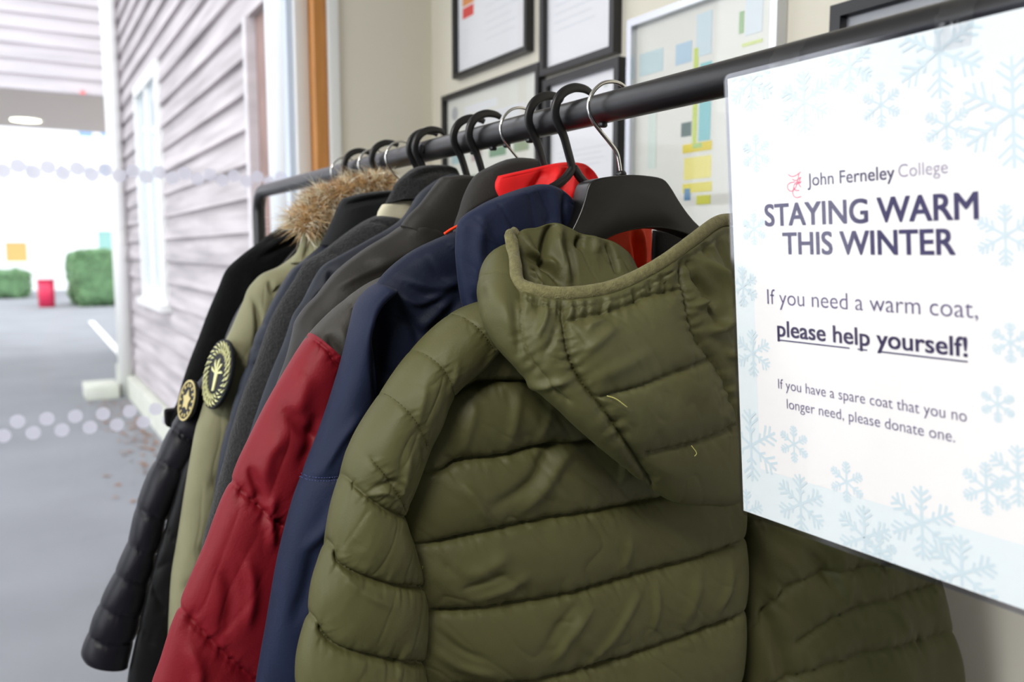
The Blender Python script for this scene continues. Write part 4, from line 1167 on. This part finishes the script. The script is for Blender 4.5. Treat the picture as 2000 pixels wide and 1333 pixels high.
# --- khaki parka with fur
def badge(parent, px, py, Y, k, rad, up, out, ringcol, field, emblem, leaves, name='sleeve_badge'):
    c0 = on_plane(np.array(float(px)), np.array(float(py)), (RX, Y, 0), (-k, 1, 0))
    up = np.array(up, float); up /= np.linalg.norm(up)
    n = np.array(out, float); n -= up * (n @ up); n /= np.linalg.norm(n)
    s = np.cross(up, n)
    def P(a, r, h): return c0 + (math.cos(a)*s + math.sin(a)*up) * r + n * h
    N = 48
    mb = MB()
    mb.prism([P(2*math.pi*i/N, rad, -0.003) for i in range(N)], n * 0.005)
    o = mb.build(name, field, parent, bevel=0.001)
    e = MB()
    if leaves:
        for side in (0, 1):
            for i in range(leaves):
                a = 2*math.pi*(i + 0.5*side)/leaves
                r0, r1 = (0.58, 0.77) if side == 0 else (0.76, 0.95)
                da = 0.125
                q = [P(a - da*0.2, rad*r0, 0.002), P(a + da, rad*(r0+r1)/2, 0.002), P(a + da*2.0, rad*r1, 0.002), P(a + da*0.4, rad*(r0*0.4+r1*0.6), 0.002)]
                e.prism(q, n * 0.0012)
        for a0, w in ((0.25, 0.2), (0.9, 0.24), (1.6, 0.26), (2.3, 0.22), (2.9, 0.2)):
            e.prism([P(a0 - w, rad*0.10, 0.002), P(a0 - w*0.6, rad*0.46, 0.002), P(a0 + w*0.4, rad*0.36, 0.002), P(a0 + w, rad*0.12, 0.002)], n*0.0012)
        e.prism([c0 + s*rad*x + up*rad*y + n*0.002 for x, y in ((-0.10, 0.1), (0.12, 0.12), (0.10, -0.48), (-0.02, -0.5))], n*0.0012)
    else:
        for i in range(N):
            a, b = 2*math.pi*i/N, 2*math.pi*(i+1)/N
            e.prism([P(a, rad*0.90, 0.002), P(b, rad*0.90, 0.002), P(b, rad*0.99, 0.002), P(a, rad*0.99, 0.002)], n*0.001)
        for i in range(14):
            a = 2*math.pi*i/14
            e.prism([P(a, rad*0.66, 0.002), P(a + 0.16, rad*0.66, 0.002), P(a + 0.13, rad*0.82, 0.002), P(a, rad*0.82, 0.002)], n*0.001)
        star = []
        for i in range(10): star.append(P(math.pi/2 + i*math.pi/5, rad*(0.52 if i % 2 == 0 else 0.30), 0.002))
        e.prism(star, n*0.001)
    e.build('emblem', ringcol, o)
    return o

YI = YH[754]
Ic = coat(YI, 'khaki parka with tan fur hood trim and round black sleeve badge')
rows = [[(640, 440), (672, 470)], [(600, 470), (645, 500)], [(575, 499), (620, 530)], [(546, 520), (590, 560)], [(514, 534), (560, 590)], [(496, 550), (545, 620)], [(484, 566), (540, 650)], [(476, 588), (525, 680)], [(466, 610), (515, 710)], [(452, 642), (505, 740)], [(438, 672), (495, 770)], [(422, 715), (480, 800)], [(405, 765), (470, 840)],
        [(391, 812), (460, 880)], [(381, 845), (452, 920)], [(364, 940), (440, 1000)], [(346, 1056), (425, 1100)], [(335, 1122), (415, 1170)], [(330, 1195), (410, 1240)], [(326, 1300), (405, 1330)]]
Is = Cloth(rows, YI + 0.002, 0.0, 50, 170)
Is.make('sleeve', F_khaki, Ic, T=0.024, p=2.2, capw=0.012, captop=0.02, wr=0.003, wscale=0.05, wang=-0.3, seed=141, crease=0.0008,
        folds=[([(486, 578), (494, 600), (496, 650), (484, 720)], 6, -0.008), ([(518, 548), (524, 570), (540, 560)], 5, -0.006), ([(400, 940), (425, 930), (445, 935)], 6, -0.004), ([(380, 1060), (400, 1070), (425, 1060)], 7, -0.005), ([(350, 1140), (380, 1120), (400, 1120)], 6, -0.003)])
badge(Ic, 426, 731, YI - 0.022, 0.0, 0.0435, (0.27, 0.03, 1), (-0.98, -0.14, 0.26), fabric('badge_cream', rgb(226, 226, 168), 0.6), fabric('badge_black', rgb(24, 26, 30), 0.6), None, 26)
rows = [[(592, 440), (640, 425), (672, 440)], [(588, 470), (630, 465), (665, 480)], [(576, 500), (612, 498), (650, 520)], [(566, 515), (600, 520), (640, 545)]]
Cloth(rows, YI - 0.016, 0.0, 40, 30).make('hood', F_khaki, Ic, T=0.014, p=2.6, capw=0.1, wr=0.004, wscale=0.03, seed=143, folds=[([(610, 450), (600, 480), (590, 505)], 5, -0.005), ([(625, 450), (618, 480), (605, 510)], 5, 0.005), ([(640, 455), (636, 480), (625, 505)], 4, -0.004)])
torso(Ic, YI + 0.006, F_khaki, T=0.016, seed=144, zt=1.35)
far_sleeve(Ic, YI, F_khaki, 145, 0.018)
fur_path = [(588, 452), (598, 434), (614, 416), (632, 400), (652, 386), (680, 372), (712, 362), (744, 358), (768, 362)]
fur_r = [0.016, 0.020, 0.022, 0.021, 0.017, 0.013, 0.011, 0.011, 0.009]
fp = cr([on_plane(np.array(float(a)), np.array(float(b)), (0, YI - 0.022, 0), (0, 1, 0)) for a, b in fur_path], 80)
fr = np.interp(np.linspace(0, 8, 80), range(9), fur_r)
M_furc = mat('fur_core', rgb(186, 152, 104), 0.95, bump=0.6, scale=300, vary=0.25, vscale=60)
fur = MB().tube(fp, fr * 0.7, 14).build('fur_trim', M_furc, Ic, smooth=True)
def hair_mat(name, c): return mat(name, c, 0.6, vary=0.25, vscale=90, sheen=0.3)
tang = np.gradient(fp, axis=0); tang /= np.linalg.norm(tang, axis=1)[:, None]
hair = [MB(), MB(), MB()]
for i in range(5200):
    f = random.random() * 79; a = min(int(f), 78); w = f - a
    c = fp[a]*(1-w) + fp[a+1]*w; t = tang[a]; r = fr[a]*(1-w) + fr[a+1]*w
    d = RNG.normal(0, 1, 3); d -= t*(d @ t)*0.85; d /= np.linalg.norm(d)
    b0 = c + d * r * 0.6
    clump = noise(f*0.9, math.atan2(d[2], d[0])*2.2, 9)
    L = (0.016 + 0.016*random.random()) * (0.75 + 0.6*clump)
    g = np.array((-0.35 + 0.3*(noise(f*0.5, 1.0, 3)-0.5), -0.2, -0.35)) + RNG.normal(0, 0.30, 3) + t * (noise(f*0.7, 2.0, 8)-0.5) * 1.6
    p1 = b0 + d*L*0.45 + g*L*0.15; p2 = b0 + d*L*0.7 + g*L*0.6
    sd = np.cross(d, RNG.normal(0, 1, 3)); sd /= np.linalg.norm(sd); sd *= 0.00042
    mb = hair[0 if clump < 0.36 else (1 if clump < 0.66 else 2)]
    mb.add([b0 - sd, b0 + sd, p1 + sd*0.8, p1 - sd*0.8, p2], [(0,1,2,3), (3,2,4)])
for mb, c in zip(hair, ((176, 134, 84), (226, 194, 144), (248, 236, 212))):
    tag(mb.build('fur_hair', hair_mat('fur_hair', rgb(*c)), fur), kind='stuff')

# --- black padded coat with small badge
YJ = rail_y(729)
Jc = coat(YJ, 'black padded coat with small gold sleeve badge and long quilted sleeve')
YJs = YJ + 0.004
rows = [[(500, 560), (545, 590)], [(478, 585), (530, 640)], [(458, 618), (515, 690)], [(440, 655), (495, 740)], [(414, 700), (470, 780)], [(395, 735), (450, 820)], [(374, 765), (430, 850)], [(356, 800), (410, 880)], [(334, 830), (386, 890)], [(309, 886), (362, 930)], [(287, 930), (340, 980)], [(265, 990), (322, 1030)],
        [(249, 1056), (305, 1090)], [(221, 1122), (290, 1150)], [(191, 1183), (275, 1215)], [(172, 1232), (264, 1250)], [(158, 1275), (254, 1285)], [(166, 1296), (250, 1304)]]
jq = [([(436, 662), (460, 664), (500, 690)], 0.011, 8, 0.4), ([(398, 720), (425, 728), (470, 760)], 0.011, 8, 0.4), ([(368, 800), (385, 812), (420, 840)], 0.004, 8, 0.4), ([(330, 832), (350, 845), (390, 870)], 0.010, 8, 0.4), ([(303, 900), (325, 905), (360, 920)], 0.007, 8, 0.5), ([(264, 992), (290, 1000), (325, 1018)], 0.007, 8, 0.5),
      ([(247, 1060), (275, 1068), (310, 1085)], 0.007, 8, 0.5), ([(222, 1120), (255, 1128), (295, 1140)], 0.007, 8, 0.5), ([(192, 1182), (225, 1190), (280, 1205)], 0.007, 8, 0.5), ([(170, 1238), (205, 1248), (266, 1250)], 0.007, 8, 0.5)]
Cloth(rows, YJs, 0.0, 40, 170).make('sleeve', F_puffl, Jc, T=0.026, p=2.1, capw=0.02, captop=0.02, seams=jq, pucker=0.002, wr=0.002, wscale=0.05, seed=151)
badge(Jc, 368, 783, YJs - 0.022, 0.0, 0.0265, (0.27, 0.03, 1), (-0.97, -0.16, 0.26), fabric('badge_gold', rgb(206, 190, 130), 0.5), fabric('badge_dark', rgb(30, 30, 36), 0.6), None, 0)
rows = [[(560, 540), (600, 560)], [(470, 700), (540, 720)], [(420, 830), (500, 850)], [(362, 900), (460, 920)], [(335, 985), (440, 1000)], [(312, 1060), (420, 1080)], [(292, 1130), (400, 1150)], [(276, 1200), (390, 1220)], [(258, 1280), (380, 1300)], [(247, 1345), (370, 1360)], [(240, 1480), (360, 1490)], [(240, 1650), (350, 1650)]]
jb = [([(316, 1030), (345, 1052), (380, 1060)], 0.004, 7, 0.5), ([(290, 1130), (320, 1190), (350, 1170), (380, 1160)], 0.004, 7, 0.5), ([(270, 1225), (300, 1245), (370, 1240)], 0.004, 7, 0.5), ([(300, 1110), (340, 1090), (380, 1120)], 0.003, 7, 0.5)]
Cloth(rows, YJs - 0.018, 0.0, 50, 130).make('front_panel', F_puff, Jc, T=0.014, p=3, capw=0.02, seams=jb, pucker=0.003, wr=0.003, wscale=0.04, seed=153)
torso(Jc, YJ + 0.012, F_puff, T=0.014, seed=154, zt=1.35)
far_sleeve(Jc, YJ + 0.006, F_puff, 155, 0.016)

# --- black fleece coat, farthest
YL = YH[699] + 0.03
Lc = coat(YL, 'black fleece coat farthest along the rail against the glass')
rows = [[(592, 424), (640, 440)], [(570, 432), (620, 470)], [(534, 452), (590, 510)], [(498, 479), (560, 550)], [(469, 501), (540, 590)], [(442, 527), (515, 640)], [(427, 561), (495, 680)], [(405, 614), (470, 720)], [(390, 655), (455, 760)], [(371, 704), (440, 800)], [(356, 749), (425, 830)], [(345, 790), (410, 850)], [(333, 806), (400, 865)], [(326, 832), (385, 875)]]
Cloth(rows, YL, 0.0, 50, 130).make('sleeve', F_velvet, Lc, T=0.028, p=2.3, capw=0.03, captop=0.03, wr=0.004, wscale=0.05, wang=0.6, seed=161,
      folds=[([(505, 490), (540, 470), (575, 455)], 6, 0.006), ([(500, 505), (540, 485), (590, 465)], 5, -0.006), ([(480, 540), (470, 600), (430, 680)], 9, 0.006)])
MB().box(on_plane(np.array(331.), np.array(808.), (0, YL, 0), (0, 1, 0)) - np.array((0.006, 0.01, 0.018)), on_plane(np.array(331.), np.array(808.), (0, YL, 0), (0, 1, 0)) + np.array((0.02, 0.012, 0.006))).build('cuff_tab', F_velvet, Lc, bevel=0.004)
torso(Lc, YL + 0.012, F_velvet, T=0.018, seed=164, zt=1.35)
far_sleeve(Lc, YL + 0.006, F_velvet, 165)

# ------------------------------------------------------------------ the laminated notice
SGX = RX - RR - 0.0012
M_lam = mat_clear('laminate_film', 0.035, 0.08, (0.97, 0.97, 0.985, 1))
M_lam2 = mat_clear('sealed_film_edge', 0.10, 0.12, (0.85, 0.85, 0.90, 1))
M_sheet = mat('notice_paper', rgb(232, 240, 238), 0.6)
M_panel = mat('notice_centre', rgb(246, 244, 238), 0.6)
M_snow = mat('pale_snowflake_ink', rgb(212, 228, 230), 0.6)
M_snow2 = mat('pale_teal_ink', rgb(206, 224, 224), 0.6)
I_navy = mat('navy_ink', rgb(62, 56, 96), 0.6)
I_dark = mat('dark_plum_ink', rgb(52, 40, 78), 0.6)
I_vio = mat('violet_grey_ink', rgb(98, 86, 124), 0.6)
I_lil = mat('lilac_grey_ink', rgb(150, 140, 166), 0.6)
I_pink = mat('pink_ink', rgb(236, 76, 116), 0.6)
tl = onX(np.array(1415.), np.array(147.), SGX)
SY, SZ = float(tl[1]), float(tl[2])
bl = onX(np.array(1447.), np.array(1004.), SGX)
SHT = SZ - float(bl[2])
sg = SHT / 0.303
SWD = 0.216 * sg
sign = empty('laminated_notice', (SGX, SY, SZ), 'white laminated notice about warm coats, taped to the rail', 'notice')
# the sheet hangs on the room side of the rail; its lower edge kicks slightly outwards
y_bl = float(bl[1])
def sp(u, v, lift=0.0):
    """point of the notice: u metres from its left edge, v metres below its top edge"""
    return np.array((SGX - lift - 0.0, SY - u + (y_bl - SY) * v / SHT, SZ - v))
def suv(px, py):
    q = onX(np.array(float(px)), np.array(float(py)), SGX)
    v = SZ - q[2]
    return float(SY - q[1] + (y_bl - SY) * v / SHT), float(v)
def slab(name, u0, u1, v0, v1, l0, l1, m, parent, rad=0.0):
    P = []
    if rad > 0:
        for cu, cv, a0 in ((u1 - rad, v0 + rad, -90), (u1 - rad, v1 - rad, 0), (u0 + rad, v1 - rad, 90), (u0 + rad, v0 + rad, 180)):
            for k in range(7):
                a = math.radians(a0 + 15*k); P.append((cu + rad*math.cos(a), cv + rad*math.sin(a)))
    else:
        P = [(u0, v0), (u1, v0), (u1, v1), (u0, v1)]
    V = [sp(a, b, l0) for a, b in P]
    return MB().prism(V, (-(l1 - l0), 0, 0)).build(name, m, parent)
slab('laminate_pouch', 0, SWD, 0, SHT, -0.0002, 0.0, M_lam2, sign, 0.005)
MG = 0.0032 * sg
paper = slab('paper', MG, SWD - MG, MG, SHT - MG, 0.0002, 0.0005, M_sheet, sign)
u0, v0 = suv(1487, 250); u1, v1 = suv(1940, 880)
cu0, cu1 = 0.020 * sg, SWD - 0.020 * sg
slab('centre_panel', cu0, cu1, 0.026 * sg, SHT - 0.036 * sg, 0.0005, 0.0006, M_panel, paper)
# snowflakes
flakes = MB()
n_bar = [0]
def bar_(a, b, w):
    """a straight printed stroke, clipped to the sheet, each on its own thin layer of ink"""
    a, b = np.array(a, float), np.array(b, float)
    lo_, hi_ = np.array((MG + w, MG + w)), np.array((SWD - MG - w, SHT - MG - w))
    t0, t1 = 0.0, 1.0; d = b - a
    for i in (0, 1):
        if abs(d[i]) < 1e-9:
            if a[i] < lo_[i] or a[i] > hi_[i]: return
            continue
        q0, q1 = sorted(((lo_[i] - a[i]) / d[i], (hi_[i] - a[i]) / d[i]))
        t0, t1 = max(t0, q0), min(t1, q1)
    if t1 - t0 < 0.02: return
    a, b = a + d*t0, a + d*t1
    d = b - a; L = np.linalg.norm(d)
    n = np.array((-d[1], d[0])) / L * w
    n_bar[0] += 1
    h = 0.00066 + 0.000004 * (n_bar[0] % 40)
    flakes.add([sp(p[0], p[1], h) for p in (a - n, b - n, b + n, a + n)], [(0, 1, 2, 3)])
def flake(u, v, r, rot=0.0, kind=0):
    w = 0.00075 * sg * (r / 0.016) ** 0.5
    for i in range(6):
        a = rot + i * math.pi / 3
        d = np.array((math.sin(a), math.cos(a)))
        c = np.array((u, v))
        bar_(c, c + d*r, w)
        for f, ln in ((0.42, 0.30), (0.62, 0.30), (0.80, 0.22)) if kind == 0 else ((0.35, 0.22), (0.55, 0.38), (0.75, 0.28)):
            for sgn in (-1, 1):
                b = a + sgn * 0.85
                e = np.array((math.sin(b), math.cos(b)))
                bar_(c + d*r*f, c + d*r*f + e*r*ln, w * 0.9)
for px, py, R, kd in ((1572, 200, 62, 1), (1722, 205, 46, 0), (1835, 100, 95, 1), (1850, 245, 50, 0), (1478, 300, 38, 0), (1474, 448, 32, 0), (1472, 690, 46, 1), (1468, 870, 70, 1), (1552, 868, 36, 0),
                      (1565, 985, 58, 1), (1655, 942, 40, 0), (1802, 1022, 72, 1), (1928, 955, 52, 0), (1965, 460, 62, 0), (1975, 670, 40, 1), (1950, 790, 36, 0), (1660, 130, 55, 1), (1467, 160, 60, 1),
                      (1690, 1050, 62, 1), (1880, 1120, 74, 1), (1980, 220, 110, 1), (1460, 1000, 44, 1), (1990, 930, 60, 1), (1452, 560, 40, 1), (1720, 1080, 40, 0)):
    u, v = suv(px, py); u2, v2 = suv(px, py + R)
    flake(u, v, abs(v2 - v), 0.0, kd)
flakes.build('snowflake_print', M_snow, paper)

bpy.context.view_layer.update()
def text_shape(s, bold=0.0):
    c = bpy.data.curves.new('lettering', 'FONT')
    c.body = s; c.size = 1.0; c.offset = bold; c.resolution_u = 5
    o = bpy.data.objects.new('lettering', c); COL.objects.link(o)
    dg = bpy.context.evaluated_depsgraph_get()
    me = bpy.data.meshes.new_from_object(o.evaluated_get(dg))
    V = np.array([v.co[:2] for v in me.vertices]); Fc_ = [tuple(p.vertices) for p in me.polygons]
    bpy.data.objects.remove(o); bpy.data.curves.remove(c); bpy.data.meshes.remove(me)
    return V, Fc_
cap = text_shape('H')[0][:, 1].max()
def line(s, left, right, caph, m, name, bold=0.0, lift=0.0009):
    """a printed line from a traced left and right baseline point, capital height traced at the left"""
    V, Fs = text_shape(s, min(bold, 0.0))
    ul, vl = suv(*left); ur, vr = suv(*right); _, vt = suv(left[0], left[1] - caph)
    x0, x1 = V[:, 0].min(), V[:, 0].max()
    k = (vl - vt) / cap
    v = 0.5 * (vl + vr)
    P, FF = [], []
    shifts = [(0, 0)] if bold <= 0 else [(i, j) for i in (-1, 0, 1) for j in (-1, 1)]
    for q, (i, j) in enumerate(shifts):
        n0 = len(P)
        P += [sp(ul + (x + i*bold - x0) / (x1 - x0) * (ur - ul), v - (y + 0.6*j*bold) * k, lift + 0.000004*q) for x, y in V]
        FF += [tuple(a + n0 for a in f) for f in Fs]
    o = mesh_obj(name, P, FF, m, paper, smooth=False)
    return ul, ur, v, k
line('John Ferneley', (1579, 365), (1749, 348), 24, I_navy, 'college_name', 0.004)
line('College', (1757, 347), (1853, 338), 25, I_lil, 'college_name', -0.012)
line('STAYING WARM', (1497, 446), (1912, 422), 41, I_navy, 'heading', 0.022)
line('THIS WINTER', (1532, 500), (1867, 493), 41, I_navy, 'heading', 0.022)
line('If you need a warm coat,', (1501, 599), (1912, 616), 29, I_vio, 'message', -0.008)
ul, ur, v, k = line('please help yourself!', (1521, 663), (1891, 689), 30, I_dark, 'message', 0.018)
slab('underline', ul, ul + (ur - ul)*0.43, v + 0.0022*sg, v + 0.0030*sg, 0.00064, 0.0009, I_navy, paper)
slab('underline', ul + (ur - ul)*0.475, ul + (ur - ul)*0.525, v + 0.0022*sg, v + 0.0030*sg, 0.00064, 0.0009, I_navy, paper)
slab('underline', ul + (ur - ul)*0.585, ur, v + 0.0022*sg, v + 0.0030*sg, 0.00064, 0.0009, I_navy, paper)
line('If you have a spare coat that you no', (1522, 761), (1890, 822), 19, I_vio, 'small_print', -0.006)
line('longer need, please donate one.', (1539, 801), (1867, 861), 19, I_vio, 'small_print', -0.006)
# the college monogram, interlaced script strokes
mono = MB()
for pts in ([(1541, 341), (1548, 345), (1556, 343), (1566, 336)], [(1562, 338), (1560, 352), (1556, 366), (1548, 374), (1541, 370), (1540, 362), (1546, 357), (1554, 356)],
            [(1549, 350), (1556, 353), (1566, 346)], [(1566, 346), (1562, 358), (1566, 366)], [(1556, 360), (1562, 358), (1567, 354)],
            [(1566, 358), (1558, 356), (1552, 364), (1556, 372), (1563, 372)], [(1552, 366), (1550, 378), (1556, 386), (1567, 384)]):
    L = cr(np.array(pts, float), 16)
    Q = np.array([suv(a, b) for a, b in L])
    for ii, (a, b) in enumerate(zip(Q[:-1], Q[1:])):
        lf = 0.00086 + 0.000004 * (n_bar[0] % 17); n_bar[0] += 1
        d = b - a; n = np.array((-d[1], d[0])); n = n / (np.linalg.norm(n) + 1e-9) * 0.00024
        mono.add([sp(*(a - n), lf), sp(*(b - n), lf), sp(*(b + n), lf), sp(*(a + n), lf)], [(0, 1, 2, 3)])
mono.build('monogram', I_pink, paper)
# clear film over the front
slab('front_film', 0, SWD, 0, SHT, 0.0011, 0.0012, M_lam, sign, 0.005)

# sticky tape over the rail
M_tape = mat_clear('clear_tape', 0.09, 0.14, (0.97, 0.97, 0.98, 1))
def tape(pxl, pxr, label, seed, drop=0.022):
    ya_, yb_ = [float(onX(np.array(float(p)), np.array(float(q)), SGX)[1]) for p, q in ((pxl, 492 - 0.253*(pxl-30)), (pxr, 492 - 0.253*(pxr-30)))]
    r = RR + 0.0006
    prof = [(RX + r*math.cos(a), RZ + r*math.sin(a)) for a in np.linspace(math.radians(40), math.radians(165), 14)]
    prof += [(SGX - 0.0020, SZ + 0.003), (SGX - 0.0017, SZ - 0.004), (SGX - 0.0017, SZ - 0.012), (SGX - 0.0017, SZ - drop)]
    prof = np.array(prof); n = len(prof); m_ = 16
    V = []
    for j in range(m_):
        y = ya_ + (yb_ - ya_) * j / (m_ - 1)
        for i, (x, z) in enumerate(prof):
            w = math.exp(-((i - 12.5)/2.2)**2) * 0.0016
            q = noise(j*0.55 + seed, i*0.5, seed) - 0.5
            V.append((x - abs(w*q*1.6), y, z + w*q))
    V = np.array(V)
    F = [(j*n+i, j*n+i+1, (j+1)*n+i+1, (j+1)*n+i) for j in range(m_-1) for i in range(n-1)]
    o = mesh_obj('sticky_tape', V, F, M_tape, None, True, origin=(RX, (ya_+yb_)/2, RZ))
    tag(o, label, 'tape', 'tape holding the notice')
tape(1507, 1566, 'crinkled clear tape over the rail near the left top corner of the notice', 3)
tape(1830, 1905, 'clear tape over the rail at the middle of the notice top edge', 8, 0.016)
